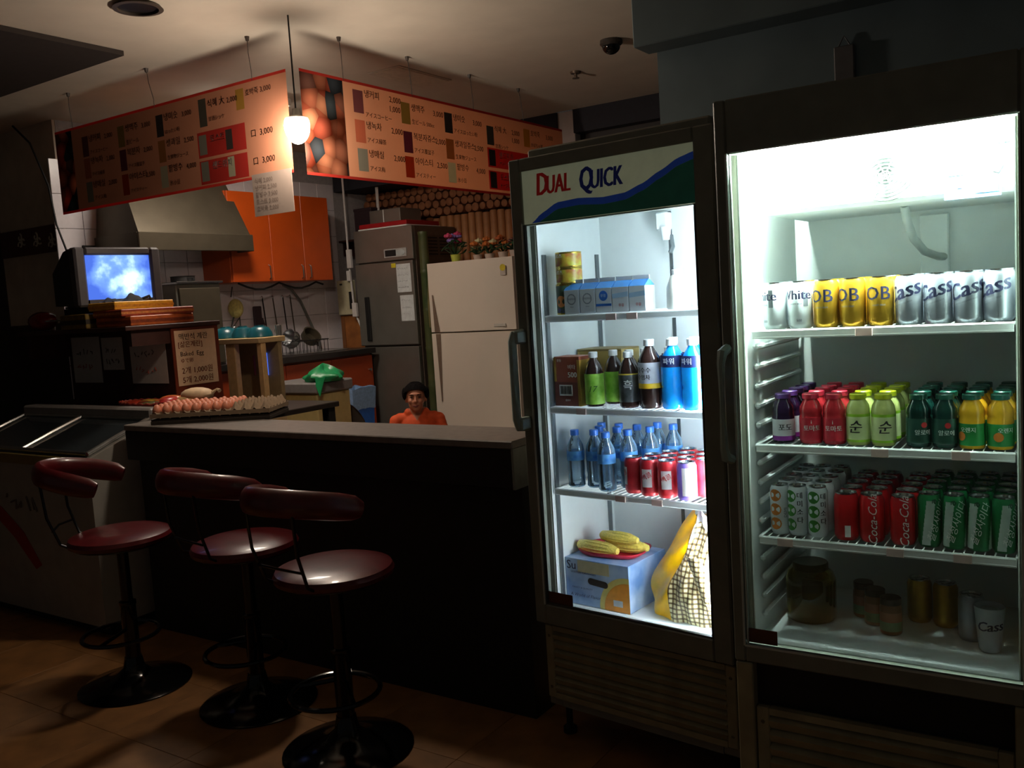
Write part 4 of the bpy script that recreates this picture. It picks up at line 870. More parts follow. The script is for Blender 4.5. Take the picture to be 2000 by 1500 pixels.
# ================================================================== STOOLS
m_leath = mat('burgundy_leather', (84, 16, 21), .32, var=.18, scale=22, bump=.08, coat=.2); m_bkm = mat('black_enamel', (10, 10, 11), .16, var=.05); m_chr = mat('dark_chrome', (60, 60, 62), .2, .9)
def stool():
    t = thing('bar_stool', 'x', 'bar stool')
    ob('base', MB().lathe([(0, 0), (.235, 0), (.238, .006), (.225, .014), (.15, .03), (.08, .05), (.045, .085), (.036, .13), (0, .13)], 36), m_bkm, t)
    ob('pole', MB().lathe([(0, .1), (.033, .1), (.033, .36), (.036, .365), (.036, .38), (.024, .385), (.024, .63), (0, .63)], 18), m_bkm, t)
    fr_ = MB().tube([(.16*math.cos(a), .16*math.sin(a)-.04, .235) for a in [i*2*math.pi/32 for i in range(32)]], .0095, 8, True)
    for a in (-.35, 3.49): fr_.tube([(.03*math.cos(a), .03*math.sin(a), .26), (.155*math.cos(a), .155*math.sin(a)-.03, .235)], .008, 6)
    ob('foot_ring', fr_, m_bkm, t)
    ob('seat_plate', MB().lathe([(0, .625), (.14, .625), (.19, .64), (.19, .648), (0, .648)], 28), m_bkm, t)
    ob('seat', MB().lathe([(0, .645), (.195, .645), (.212, .653), (.216, .668), (.208, .684), (.18, .694), (.1, .70), (0, .702)], 36), m_leath, t)
    # backrest: padded bow open to the front (+y is front)
    pts = []; rr = []
    for i in range(25):
        a = math.pi*(1.0+i/24.); s = abs(i-12)/12.
        pts.append((.185*math.cos(a), -.10+.2*math.sin(a)+(.05*s**2), .985-.06*s**2)); rr.append(.035*(1-.1*max(0, s-.85)/.15))
    pts = [(pts[0][0]*1.0, pts[0][1]+.03, pts[0][2]-.012)]+pts+[(pts[-1][0], pts[-1][1]+.03, pts[-1][2]-.012)]
    rr = [.023]+rr+[.023]
    ob('backrest', MB().tube(pts, rr, 12, sq=(.8, 1.35)), m_leath, t)
    for sx in (-1, 1):
        ob('back_rod', MB().tube([(sx*.10, -.16, .65), (sx*.11, -.21, .68), (sx*.12, -.25, .80), (sx*.125, -.262, .955)], .006, 8), m_chr, t)
    ob('cross_rod', MB().tube([(-.113, -.235, .74), (0, -.25, .745), (.113, -.235, .74)], .005, 6), m_chr, t)
    return t
s0 = stool(); G = 'bar stools in front of the counter'
for k, (x, y, a) in enumerate([(-3.62, 2.26, -50), (-2.95, 2.38, -10), (-2.33, 2.26, -4)]):
    lb = ['burgundy bar stool nearest the ice cream freezer', 'burgundy bar stool in the middle of the three', 'burgundy bar stool nearest the camera with a lit seat'][k]
    if k == 0: s0.location = (x, y, 0); s0.rotation_euler = (0, 0, R(a)); s0['label'] = lb; s0['group'] = G
    else: dup(s0, (x, y, 0), R(a), lb, G)

# ================================================================== ICE CREAM FREEZER
fz = thing('ice_cream_freezer', 'white chest freezer with a sloping glass lid beside the counter', 'freezer', (-4.9, 2.75, 0))
m_fz = mat('freezer_white', (150, 146, 138), .45, var=.08, scale=10)
ob('body', MB().prism([(2.53, .06), (2.98, .06), (2.98, 1.06), (2.9, 1.06), (2.53, .93)], -5.52, -4.26, lambda a, b, h: (h, a, b)), m_fz, fz, world=True)
ob('plinth', MB().box(-5.48, -4.3, 2.58, 2.95, 0, .065), m_dark, fz, world=True)
ob('lid_glass', MB().prism([(2.545, .945), (2.9, 1.068), (2.9, 1.074), (2.545, .951)], -5.48, -4.30, lambda a, b, h: (h, a, b)), mat('lid_dark_glass', (40, 44, 46), .06, spec=.8), fz, world=True)
m_fr = mat('freezer_chrome', (190, 190, 188), .18, .95)
fm = MB()
for x in (-5.505, -4.90, -4.28): fm.tube([(x, 2.54, .955), (x, 2.72, 1.02), (x, 2.9, 1.08), (x, 2.97, 1.10)], .012, 8)
fm.tube([(-5.505, 2.54, .955), (-4.28, 2.54, .955)], .012, 8); fm.tube([(-5.505, 2.9, 1.08), (-4.28, 2.9, 1.08)], .011, 8)
ob('lid_frame', fm, m_fr, fz, world=True)
ob('back_ledge', MB().box(-5.52, -4.26, 2.9, 2.985, 1.06, 1.135, .01), mat('ledge_grey', (130, 124, 120), .3), fz, world=True)
ob('front_rail', MB().box(-5.53, -4.25, 2.515, 2.535, .88, .935, .004), mat('rail_yellow', (126, 110, 60), .5), fz, world=True)
ob('red_swash', MB().prism([(-5.4, .72), (-5.15, .62), (-4.95, .5), (-4.8, .33), (-4.86, .3), (-5.05, .46), (-5.2, .55), (-5.42, .62)], 0, .002, lambda a, b, h: (a, 2.529-h, b)), mat('print_swash', (150, 40, 36), .5), fz, world=True)

# ================================================================== TV CABINET AND TELEVISION
m_wdk = mat('cabinet_dark_wood', (56, 26, 18), .55, var=.2, scale=12); m_wrd = mat('cabinet_red_wood', (112, 44, 20), .5, var=.2, scale=12)
tc = thing('tv_cabinet', 'dark wooden cabinet under the television with papers taped on it', 'cabinet', (-5.1, 3.5, 1.08))
ob('carcass', MB().box(-5.64, -4.575, 3.3, 3.62, 1.0801, 1.55, .003), m_wdk, tc, world=True)
ob('side_panel', MB().box(-4.575, -4.565, 3.298, 3.63, 1.0801, 1.55, .002), m_wrd, tc, world=True)
ob('top', MB().box(-5.68, -4.55, 3.0, 3.64, 1.55, 1.575, .003), m_wdk, tc, world=True)
ob('bracket', MB().box(-5.66, -5.62, 3.05, 3.3, 1.40, 1.55), m_wdk, tc, world=True); ob('bracket', MB().box(-4.62, -4.58, 3.05, 3.3, 1.46, 1.55), m_wdk, tc, world=True)
m_pap = mat('paper_white', (196, 190, 184), .8, var=.04); m_papc = mat('paper_cream', (232, 196, 160), .8, var=.04)
def scribble(mb, U, N, x, z, sz, n, rn):
    for i in range(n):
        x0 = x+i*sz*.62; pts = [(x0+rn.uniform(0, sz*.5), z+rn.uniform(-sz*.4, sz*.4)) for _ in range(3)]
        mb.tube([tuple(U*a+Vector((0, 0, b))+N*.0015) for a, b in pts], sz*.05, 4)
mb = MB(); scribble(mb, Vector((1, 0, 0)), Vector((0, -1, 0)), 0, 0, .12, 5, random.Random(5)); mb.v = [(x-5.12+4.9, y+2.528-2.75, z+.66) for x, y, z in mb.v]
ob('lettering', mb, mat('print_dull', (96, 84, 76), .6), fz)
def paper(label, pts_fn, w, h, loc, ux, nrm, m, lines, ink):
    t = thing('paper_notice', label, 'paper notice', loc); U = Vector(ux); N = Vector(nrm)
    ob('sheet', MB().prism([(0, 0), (w, 0), (w, h), (0, h)], 0, .001, lambda a, b, d: tuple(U*a+Vector((0, 0, b))+N*d)), m, t)
    for (s, x, z, sz, i) in lines:
        mb = MB()
        if isinstance(s, int): scribble(mb, U, N, x, z, sz, s, random.Random(int(z*1000)))
        else: write(mb, s, sz, tuple(U*x+Vector((0, 0, z))+N*.0018), U, (0, 0, 1), bold=.01, anchor='l')
        ob('lettering', mb, i, t, recalc=False)
    return t
i_brn = mat('ink_brown', (70, 40, 26), .7); i_rd2 = mat('ink_rust', (176, 60, 30), .7)
paper('cream egg price notice on the lit side of the television cabinet', None, .285, .325, (-4.563, 3.315, 1.205), (0, 1, 0), (1, 0, 0), m_papc,
      [('맥반석 계란', .03, .285, .042, i_brn), ('[삶은계란]', .02, .24, .04, i_rd2), ('Baked  Egg', .03, .185, .038, i_brn), ('ゆで卵', .03, .145, .03, i_rd2), ('2개 1,000원', .03, .085, .046, i_rd2), ('5개 2,000원', .03, .03, .046, i_rd2)], None)
paper('dim white notice at the left of the cabinet front', None, .31, .29, (-5.6, 3.298, 1.23), (1, 0, 0), (0, -1, 0), m_pap, [(5, .05, .2, .06, i_brn), (6, .04, .1, .05, i_rd2)], None)
paper('dim white notice at the middle of the cabinet front', None, .22, .2, (-5.27, 3.298, 1.31), (1, 0, 0), (0, -1, 0), m_pap, [(4, .03, .12, .05, i_brn), (5, .03, .05, .05, i_brn)], None)
paper('dim white notice at the right of the cabinet front', None, .35, .26, (-4.98, 3.298, 1.225), (1, 0, 0), (0, -1, 0), m_pap, [(6, .04, .18, .055, i_brn), (7, .04, .08, .05, i_rd2)], None)
# stacked goods under the television
def goods(name, label, cat, loc, rz, sx, sy, sz, c, band=None):
    t = thing(name, label, cat, loc, rz); ob('box', MB().box(-sx, sx, -sy, sy, 0, sz, .004), mat('goods_'+label[:14].replace(' ', '_'), c, .5, var=.25, scale=25), t)
    ob('label_band', MB().box(-sx-.001, sx+.001, -sy-.001, sy+.001, sz*.3, sz*.62), mat('goodsband_'+label[:14].replace(' ', '_'), band or tuple(int(x*.6) for x in c), .5, var=.3, scale=60), t); return t
goods('snack_carton', 'orange-brown flat carton at the bottom of the pile below the television', 'carton', (-4.72, 3.25, 1.5755), R(4), .15, .22, .055, (176, 84, 34), (120, 50, 22))
goods('snack_carton', 'rust red flat carton in the middle of the pile below the television', 'carton', (-4.73, 3.25, 1.631), R(-3), .15, .23, .04, (150, 58, 30), (196, 120, 60))
goods('snack_carton', 'yellow carton directly below the television screen', 'carton', (-4.8, 3.22, 1.6715), R(3), .12, .2, .045, (206, 150, 30), (180, 120, 26))
goods('snack_carton', 'dark yellow striped carton at the left of the pile', 'carton', (-5.05, 3.058, 1.5755), R(-2), .14, .06, .085, (110, 86, 26), (40, 30, 16))
goods('tv_riser', 'black block carrying the television', 'block', (-5.2, 3.33, 1.5755), 0, .16, .2, .125, (24, 22, 22))
rp_ = thing('snack_bag', 'shiny dark red snack bag left of the television', 'snack bag', (-5.5, 3.07, 1.5755), R(3))
ob('pouch', MB().ell((0, 0, .06), (.13, .06, .06), 14, 10), mat('bag_darkred', (120, 24, 22), .2, var=.2), rp_); ob('crimp', MB().box(.11, .15, -.05, .05, .055, .062), mat('bag_silver', (190, 184, 180), .25, .6), rp_)
st_ = thing('steel_tumbler', 'shiny steel tumbler tilted at the left end of the cabinet top', 'tumbler', (-5.645, 3.2, 1.5755)); ob('cup', MB().lathe([(0, 0), (.025, 0), (.032, .1), (.03, .1), (.023, .004), (0, .004)], 18), m_alu, st_); ob('rim', MB().tube([(.032*math.cos(a), .032*math.sin(a), .1) for a in [i*.4 for i in range(16)]], .002, 5, True), m_alu, st_)
m_tvb = mat('tv_case', (66, 62, 64), .45, var=.08); m_tvd = mat('tv_case_dark', (24, 24, 26), .5)
tv = thing('television', 'old box television showing a bright blue picture', 'television', (-4.97, 3.265, 1.7), R(84))
# local: x = width, -y = front
ob('front_bezel', MB().box(-.265, -.2, -.03, .05, 0, .345, .012).box(.2, .265, -.03, .05, 0, .345, .012).box(-.2, .2, -.03, .05, 0, .04).box(-.2, .2, -.03, .05, .3, .345, .01), m_tvb, tv)
ob('back_case', MB().add([(-.26, .05, .005), (.26, .05, .005), (.26, .05, .34), (-.26, .05, .34), (-.24, .16, .01), (.24, .16, .01), (.24, .16, .33), (-.24, .16, .33), (-.18, .46, .02), (.18, .46, .02), (.18, .46, .22), (-.18, .46, .22)],
   [(0, 1, 5, 4), (1, 2, 6, 5), (2, 3, 7, 6), (3, 0, 4, 7), (4, 5, 9, 8), (5, 6, 10, 9), (6, 7, 11, 10), (7, 4, 8, 11), (8, 9, 10, 11), (0, 3, 2, 1)]), m_tvd, tv)
scr = bpy.data.materials.new('tv_picture'); scr.use_nodes = True; nt = scr.node_tree; nn = nt.nodes; nn.remove(nn['Principled BSDF'])
tcn = nn.new('ShaderNodeTexCoord'); nz = nn.new('ShaderNodeTexNoise'); nz.inputs['Scale'].default_value = 7; nz.inputs['Detail'].default_value = 4; nt.links.new(tcn.outputs['Object'], nz.inputs[0])
vs = nn.new('ShaderNodeVectorMath'); vs.operation = 'DISTANCE'; vs.inputs[1].default_value = (.035, 0, .16); nt.links.new(tcn.outputs['Object'], vs.inputs[0])
ad = nn.new('ShaderNodeMath'); ad.operation = 'MULTIPLY_ADD'; ad.inputs[1].default_value = -1.7; nt.links.new(vs.outputs['Value'], ad.inputs[0]); nt.links.new(nz.outputs[0], ad.inputs[2])
rpp = nn.new('ShaderNodeValToRGB'); nt.links.new(ad.outputs[0], rpp.inputs[0]); e = rpp.color_ramp.elements; e[0].position = .1; e[0].color = lin((64, 96, 190)); e[1].position = .52; e[1].color = lin((250, 236, 250))
q = e.new(.3); q.color = lin((110, 150, 226)); q = e.new(.42); q.color = lin((190, 226, 244))
em = nn.new('ShaderNodeEmission'); em.inputs[1].default_value = L_TV/2.6; nt.links.new(rpp.outputs[0], em.inputs[0]); nt.links.new(em.outputs[0], nn['Material Output'].inputs[0])
ob('screen', MB().grid(lambda u, v: (-.2+.4*u, -.008-.012*math.sin(math.pi*u)*math.sin(math.pi*v), .04+.26*v), 12, 10), scr, tv)
ob('base', MB().box(-.2, .2, -.02, .3, -.0, .012, .003), m_tvd, tv)
cl_ = thing('black_cloth', 'crumpled black cloth heaped in front of the television screen', 'cloth', (-4.84, 3.2, 1.717))
def clf(u, v):
    x = -.05+.1*v; y = -.14+.28*u; z = .065*math.sin(math.pi*u)*(.55+.45*math.sin(9*u+1))*math.sin(math.pi*v)+.006*math.sin(23*u+11*v)
    return (x, y, max(0, z))
ob('fold', MB().grid(clf, 24, 8), mat('cloth_black', (16, 15, 18), .8), cl_); ob('strap', MB().tube([(0, .1, .01), (.03, .15, .03), (.0, .18, .004)], .008, 6), mat('cloth_black', (16, 15, 18), .8), cl_)
tag(ob('antenna_cable', MB().tube([(-6.1, 3.35, 2.94), (-5.9, 3.34, 2.8), (-5.72, 3.33, 2.5), (-5.66, 3.32, 2.25), (-5.55, 3.31, 2.05), (-5.38, 3.3, 1.95)], .007, 6), mat('black_cord', (20, 20, 20), .6), None, (-6.1, 3.35, 2.94)), 'black cable drooping from the ceiling to the back of the television', 'cable')
# dark wall shelf behind the television with two wires
sh = thing('wall_shelf', 'small dark shelf on the white tiles behind the television', 'shelf', (-5.73, 3.76, 2.07)); ob('board', MB().box(-5.794, -5.66, 3.56, 3.93, 2.03, 2.045), m_dark, sh, world=True); ob('back_strip', MB().box(-5.794, -5.78, 3.56, 3.93, 2.045, 2.13), m_dark, sh, world=True)
tag(ob('wall_wire', MB().tube([(-5.785, 3.78, 2.6), (-5.785, 3.83, 2.3), (-5.785, 3.86, 2.13)], .004, 5), m_gask, None, (-5.785, 3.78, 2.13)), 'thin grey wire running down the tiles, left one', 'wire', 'wires on the tiles'); tag(ob('wall_wire', MB().tube([(-5.785, 3.80, 2.6), (-5.785, 3.87, 2.3), (-5.785, 3.89, 2.13)], .004, 5), m_gask, None, (-5.785, 3.80, 2.13)), 'thin grey wire running down the tiles, right one', 'wire', 'wires on the tiles')

# ================================================================== RANGE HOOD, WALL CABINETS, SINK
m_ss = mat('stainless', (92, 84, 70), .45, .6, var=.1, scale=8); m_ss2 = mat('stainless_fridge', (140, 138, 130), .42, .7, var=.08, scale=6)
hd_ = thing('range_hood', 'big tapered stainless range hood on the kitchen wall', 'range hood', (-5.55, 4.12, 2.06))
ob('canopy', MB().add([(-5.3, 3.66, 2.17), (-5.3, 4.585, 2.17), (-5.78, 4.585, 2.17), (-5.78, 3.66, 2.17), (-5.54, 3.72, 2.6), (-5.54, 4.585, 2.6), (-5.78, 4.585, 2.6), (-5.78, 3.72, 2.6)],
   [(0, 1, 5, 4), (1, 2, 6, 5), (2, 3, 7, 6), (3, 0, 4, 7), (4, 5, 6, 7), (0, 3, 2, 1)]), m_ss, hd_, world=True)
ob('lip', MB().box(-5.31, -5.29, 3.65, 4.6, 2.06, 2.18, .004).box(-5.785, -5.31, 3.65, 3.67, 2.06, 2.18).box(-5.785, -5.31, 4.575, 4.595, 2.06, 2.18).box(-5.8, -5.3, 3.66, 4.58, 2.16, 2.172), m_ss, hd_, world=True)
ob('filter', MB().box(-5.76, -5.33, 3.7, 4.55, 2.1, 2.11), m_dark, hd_, world=True)
m_or = mat('cabinet_orange', (190, 76, 20), .35, var=.08, scale=5); m_or2 = mat('cabinet_rust', (164, 64, 26), .4, var=.1, scale=5)
uc = thing('wall_cabinet', 'glossy orange wall cabinet with three doors beside the range hood', 'cabinet', (-5.62, 5.04, 1.84))
ob('carcass', MB().box(-5.793, -5.475, 4.52, 5.555, 1.842, 2.52, .002), m_or, uc, world=True)
for y0, y1, hy in ((4.522, 4.905, 4.865), (4.909, 5.245, 5.205), (5.249, 5.553, 5.29)):
    d = ob('door', MB().box(-5.473, -5.45, y0, y1, 1.842, 2.518, .003), m_or, uc, world=True)
    ob('handle', MB().tube([(-5.45+5.62, hy-5.04, .13), (-5.43+5.62, hy-5.04, .12), (-5.43+5.62, hy-5.04, .03), (-5.45+5.62, hy-5.04, .02)], .005, 6), m_alu, d)
bc = thing('sink_cabinet', 'rust orange base cabinet under the sink', 'cabinet', (-5.45, 5.05, .3))
ob('carcass', MB().box(-5.78, -5.2, 3.8, 5.66, .3, 1.215, .002), m_or2, bc, world=True)
for y0, y1 in ((3.81, 4.22), (4.225, 4.70), (4.705, 5.18), (5.185, 5.655)):
    d = ob('door', MB().box(-5.198, -5.175, y0, y1, .38, 1.2, .003), m_or2, bc, world=True)
    ob('knob', MB().lathe([(0, 0), (.008, 0), (.006, .012), (.012, .018), (.012, .024), (0, .026)], 10, (-5.175+5.45, (y1-.05)-5.05, .78), Matrix.Rotation(R(90), 4, 'Y')), m_alu, d)
wt_ = thing('worktop', 'black kitchen worktop with the sink', 'worktop', (-5.45, 5.05, 1.22))
ob('slab', MB().box(-5.79, -5.14, 3.79, 5.67, 1.2155, 1.262, .004), mat('worktop_black', (34, 30, 30), .3), wt_, world=True); ob('sink_rim', MB().box(-5.7, -5.28, 4.85, 5.5, 1.262, 1.268, .002), m_alu, wt_, world=True)
fc = thing('faucet', 'curved steel faucet hose at the right of the sink', 'faucet', (-5.72, 5.6, 1.262))
ob('stem', MB().lathe([(0, 0), (.02, 0), (.014, .06), (0, .06)], 12), m_alu, fc); ob('hose', MB().tube([(0, 0, .05), (.0, -.03, .12), (-.02, -.16, .42), (-.03, -.24, .52), (-.02, -.34, .56)], .011, 8), mat('hose_steel', (120, 122, 118), .35, .5), fc)
dr = thing('dish_rack', 'dark wire dish rack piled with pans on the worktop', 'dish rack', (-5.55, 5.25, 1.268))
mb = MB()
for i in range(9): mb.tube([(-.12, -.16+.04*i, .0), (-.12, -.16+.04*i, .09), (.12, -.16+.04*i, .09), (.12, -.16+.04*i, 0)], .003, 5)
mb.tube([(-.12, -.17, .09), (.12, -.17, .09), (.12, .17, .09), (-.12, .17, .09)], .004, 6, True); ob('frame', mb, m_dark, dr)
def pot(label, loc, r, h, m, rot=None):
    t = thing('steel_pot', label, 'pot', loc); M_ = rot if rot is not None else Matrix.Identity(4)
    ob('pot', MB().lathe([(0, 0), (r*.9, 0), (r, .01), (r, h), (r+.006, h+.002), (r-.004, h), (r-.006, .012), (0, .01)], 20, M=M_), m, t); ob('handle', MB().tube([tuple(M_ @ Vector(p)) for p in ((r, -.02, h*.7), (r+.035, 0, h*.7), (r, .02, h*.7))], .005, 6), m_dark, t)
pot('shiny steel pot leaning in the dish rack, left one', (-5.55, 5.16, 1.36), .07, .08, m_alu, Matrix.Rotation(R(65), 4, 'X')); pot('dark steel pot leaning in the dish rack, right one', (-5.54, 5.3, 1.36), .075, .07, m_ss, Matrix.Rotation(R(50), 4, 'Y'))
pot('dark shallow pan lying on the worktop left of the dish rack', (-5.5, 4.8, 1.263), .11, .05, m_dark)
pk = thing('pink_cloth', 'pink cloth heaped on the worktop', 'cloth', (-5.62, 4.82, 1.33)); ob('heap', MB().ell((0, 0, .02), (.1, .07, .035), 12, 8), mat('cloth_pink', (176, 60, 76), .8, var=.2), pk); ob('corner', MB().ell((.03, .08, .02), (.05, .06, .02), 10, 6), mat('cloth_pink', (176, 60, 76), .8), pk)
for k, (y, l) in enumerate(((5.06, .28), (5.17, .24), (5.28, .33), (5.36, .30))):
    t = thing('ladle', 'steel kitchen utensil hanging on the tiles, %s from the left' % ORD[k], 'utensil', (-5.78, y, 1.72), 0, 'utensils hanging over the sink')
    ob('hook', MB().tube([(-.013, 0, .01), (.0, 0, .02), (.008, 0, .008), (.004, 0, -.004)], .003, 5), m_alu, t); ob('handle', MB().tube([(.004, 0, 0), (.006, .02, -l)], .006, 6, sq=(1.4, .6)), (m_dark if k in (0, 2) else m_ss), t)
    ob('bowl', MB().ell((.012, .022, -l-.03), (.014, .04, .04), 12, 8), m_dark if k == 0 else m_ss, t)
gv = thing('rubber_glove', 'dark rubber glove hanging on the tiles under the wall cabinet', 'glove', (-5.77, 4.99, 1.66)); ob('cuff', MB().box(-.01, .012, -.04, .04, -.16, .0, .006), mat('glove_plum', (60, 44, 52), .6), gv); ob('fingers', MB().tube([(0, -.03, -.15), (.002, -.02, -.24)], .011, 6).tube([(0, -.005, -.15), (.002, .0, -.25)], .011, 6).tube([(0, .02, -.15), (.002, .022, -.22)], .011, 6).tube([(0, .04, -.1), (.002, .06, -.16)], .011, 6), mat('glove_plum', (60, 44, 52), .6), gv)
lf = thing('bath_sponge', 'round yellow mesh sponge hanging by a cord near the bowls', 'sponge', (-5.72, 4.72, 1.72)); ob('cord', MB().tube([(0, 0, .1), (.0, -.02, .02)], .004, 5), m_dark, lf); ob('puff', MB().ell((.02, .0, -.07), (.055, .06, .075), 14, 10), mat('sponge_yellow', (206, 196, 120), .9, var=.2, scale=60, bump=.6), lf); ob('tail', MB().tube([(.02, -.02, -.12), (.0, -.05, -.24), (.02, .03, -.14), (.02, .03, -.28)], .008, 6), m_gask, lf)
tag(ob('cable_swag', MB().tube([(-5.5+.0, 4.6+.08*i, 1.835-.05*abs(math.sin(i*.62))) for i in range(12)], .008, 6), m_dark, None, (-5.5, 4.6, 1.78)), 'dark cable swagging under the orange wall cabinet', 'cable')
# steel cabinet behind the television
gc = thing('steel_cabinet', 'grey steel box cabinet on the worktop right behind the television', 'cabinet', (-5.4, 4.02, 1.2625))
ob('body', MB().box(-5.6, -5.22, 3.84, 4.2, 1.2625, 1.83, .004), m_ss2, gc, world=True); ob('door', MB().box(-5.219, -5.2, 3.855, 4.185, 1.275, 1.8, .004), m_ss, gc, world=True); ob('top_rim', MB().box(-5.61, -5.19, 3.83, 4.21, 1.83, 1.845, .003), m_alu, gc, world=True)
pot('dark bowl on top of the grey steel cabinet', (-5.35, 4.0, 1.8455), .08, .04, m_dark)
# cream steriliser stand with bowls
m_crm = mat('cream_plastic', (196, 168, 122), .5, var=.06); cs = thing('cup_steriliser', 'cream open-fronted cup steriliser with a thin blue lamp', 'steriliser', (-4.65, 3.98, .3))
ob('top', MB().box(-4.98, -4.45, 3.84, 4.06, 1.415, 1.45, .004), m_crm, cs, world=True); ob('base', MB().box(-4.96, -4.47, 3.86, 4.04, .3, 1.0, .004), m_crm, cs, world=True)
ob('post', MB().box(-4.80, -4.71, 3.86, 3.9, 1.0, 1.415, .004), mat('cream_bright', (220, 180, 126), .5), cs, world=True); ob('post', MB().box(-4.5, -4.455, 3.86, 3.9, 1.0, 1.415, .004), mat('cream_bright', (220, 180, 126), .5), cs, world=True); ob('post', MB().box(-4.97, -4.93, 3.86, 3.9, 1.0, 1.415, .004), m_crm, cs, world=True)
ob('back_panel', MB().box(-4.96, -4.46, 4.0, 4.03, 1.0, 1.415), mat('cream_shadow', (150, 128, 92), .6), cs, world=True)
ob('blue_lamp', MB().box(-4.575, -4.567, 3.985, 3.999, 1.2, 1.345), mat('uv_blue', (60, 110, 255), .4, emit=1.2), cs, world=True); ob('red_line', MB().box(-4.69, -4.685, 3.985, 3.999, 1.2, 1.33), mat('line_red', (150, 70, 50), .5), cs, world=True)
for k, x in enumerate((-4.885, -4.715, -4.555)):
    t = thing('teal_bowl', 'upturned teal plastic bowl on the cream steriliser, %s from the left' % ORD[k], 'bowl', (x, 3.945, 1.451), 0, 'teal bowls on the steriliser'); r = (.085, .075, .08)[k]
    ob('shell', MB().lathe([(r, 0), (r+.003, .004), (r*.95, .03), (r*.7, .06), (r*.4, .068), (0, .07)], 22), mat('teal_plastic', (16, 84, 96), .3), t); ob('foot', MB().lathe([(r*.4, .067), (r*.38, .076), (r*.32, .076), (r*.32, .067)], 18), mat('teal_plastic', (16, 84, 96), .3), t)
# kettle / glassware row at the back of the steriliser top
for k, x in enumerate((-4.93, -4.88, -4.6, -4.45)):
    t = thing('drinking_glass', 'small clear glass behind the teal bowls, %s from the left' % ORD[k], 'glass', (x-.03, 4.035, 1.4505), 0, 'glasses behind the teal bowls'); ob('cup', MB().lathe([(0, 0), (.02, 0), (.024, .07), (.022, .07), (.018, .004), (0, .004)], 14), thin('tumbler_glass', (240, 240, 240), .15, dens=.1), t); ob('rim', MB().tube([(.023*math.cos(a), .023*math.sin(a), .07) for a in [i*.45 for i in range(14)]], .0012, 5, True), m_alu, t)
# cream bin with green bag, round tray, blue bin
cb = thing('storage_bin', 'cream storage bin with a grey lid behind the counter', 'bin', (-4.68, 4.38, .3)); ob('body', MB().box(-4.9, -4.46, 4.3, 4.62, .3, 1.04, .008), mat('bin_cream', (196, 176, 116), .55, var=.06), cb, world=True); ob('lid', MB().box(-4.92, -4.44, 4.28, 4.64, 1.04, 1.115, .01), mat('bin_lid_grey', (130, 126, 124), .4), cb, world=True); ob('latch', MB().box(-4.9, -4.84, 4.272, 4.282, 1.08, 1.1), m_alu, cb, world=True)
gb_ = thing('green_bag', 'crumpled green plastic bag on the cream storage bin', 'plastic bag', (-4.5, 4.42, 1.1155))
def gbf(u, v):
    a = 2*math.pi*u; r = (.125*math.sin(math.pi*min(1, .3+v*.7))**.8)*(1+.09*math.sin(5*a+6*v)+.06*math.sin(11*a-4*v)); return (r*math.cos(a)*1.1, r*math.sin(a), .1*v*(1+.25*math.sin(3*a)*v))
ob('bag', MB().grid(gbf, 30, 9), mat('bag_green', (34, 140, 84), .35, var=.2, scale=30), gb_); ob('corner', MB().add([(.05, -.13, .03), (.13, -.12, .04), (.1, -.15, -.09), (.06, -.14, -.02)], [(0, 1, 2, 3)]).add([(.05, -.125, .03), (.13, -.115, .04), (.1, -.145, -.09), (.06, -.135, -.02)], [(0, 1, 2, 3)]), mat('bag_green', (34, 140, 84), .35), gb_)
rt_ = thing('round_tray', 'round grey metal tray leaning behind the cream bin', 'tray', (-4.62, 4.72, .3)); ob('disc', MB().lathe([(0, .0), (.2, 0), (.215, .012), (.222, .014), (.214, .008), (.2, -.003), (0, -.003)], 32, (0, 0, .43), Matrix.Rotation(R(100), 4, 'X') ), mat('tray_grey', (130, 122, 112), .4, .5), rt_); ob('stand', MB().box(-.1, .1, -.06, .06, 0, .215, .004), m_dark, rt_)
bb = thing('blue_bin', 'narrow blue bin lined with a pale blue bag', 'bin', (-5.03, 5.25, .3)); ob('body', MB().add([(-.08, -.1, 0), (.08, -.1, 0), (.08, .1, 0), (-.08, .1, 0), (-.1, -.12, .52), (.1, -.12, .52), (.1, .12, .52), (-.1, .12, .52)], [(0, 1, 2, 3), (0, 1, 5, 4), (1, 2, 6, 5), (2, 3, 7, 6), (3, 0, 4, 7)]), mat('bin_blue', (20, 96, 190), .45), bb)
ob('liner_bag', MB().grid(lambda u, v: ((.104+.012*v)*(1 if .25 < u % 1 < .5 or u < .0 else 1)*math.copysign(min(1, abs(math.cos(2*math.pi*u))*1.5), math.cos(2*math.pi*u)), (.125+.01*v)*math.copysign(min(1, abs(math.sin(2*math.pi*u))*1.5), math.sin(2*math.pi*u)), .50+.17*v+.006*math.sin(40*u)), 40, 5), mat('liner_paleblue', (130, 164, 204), .4, var=.15, scale=50), bb)

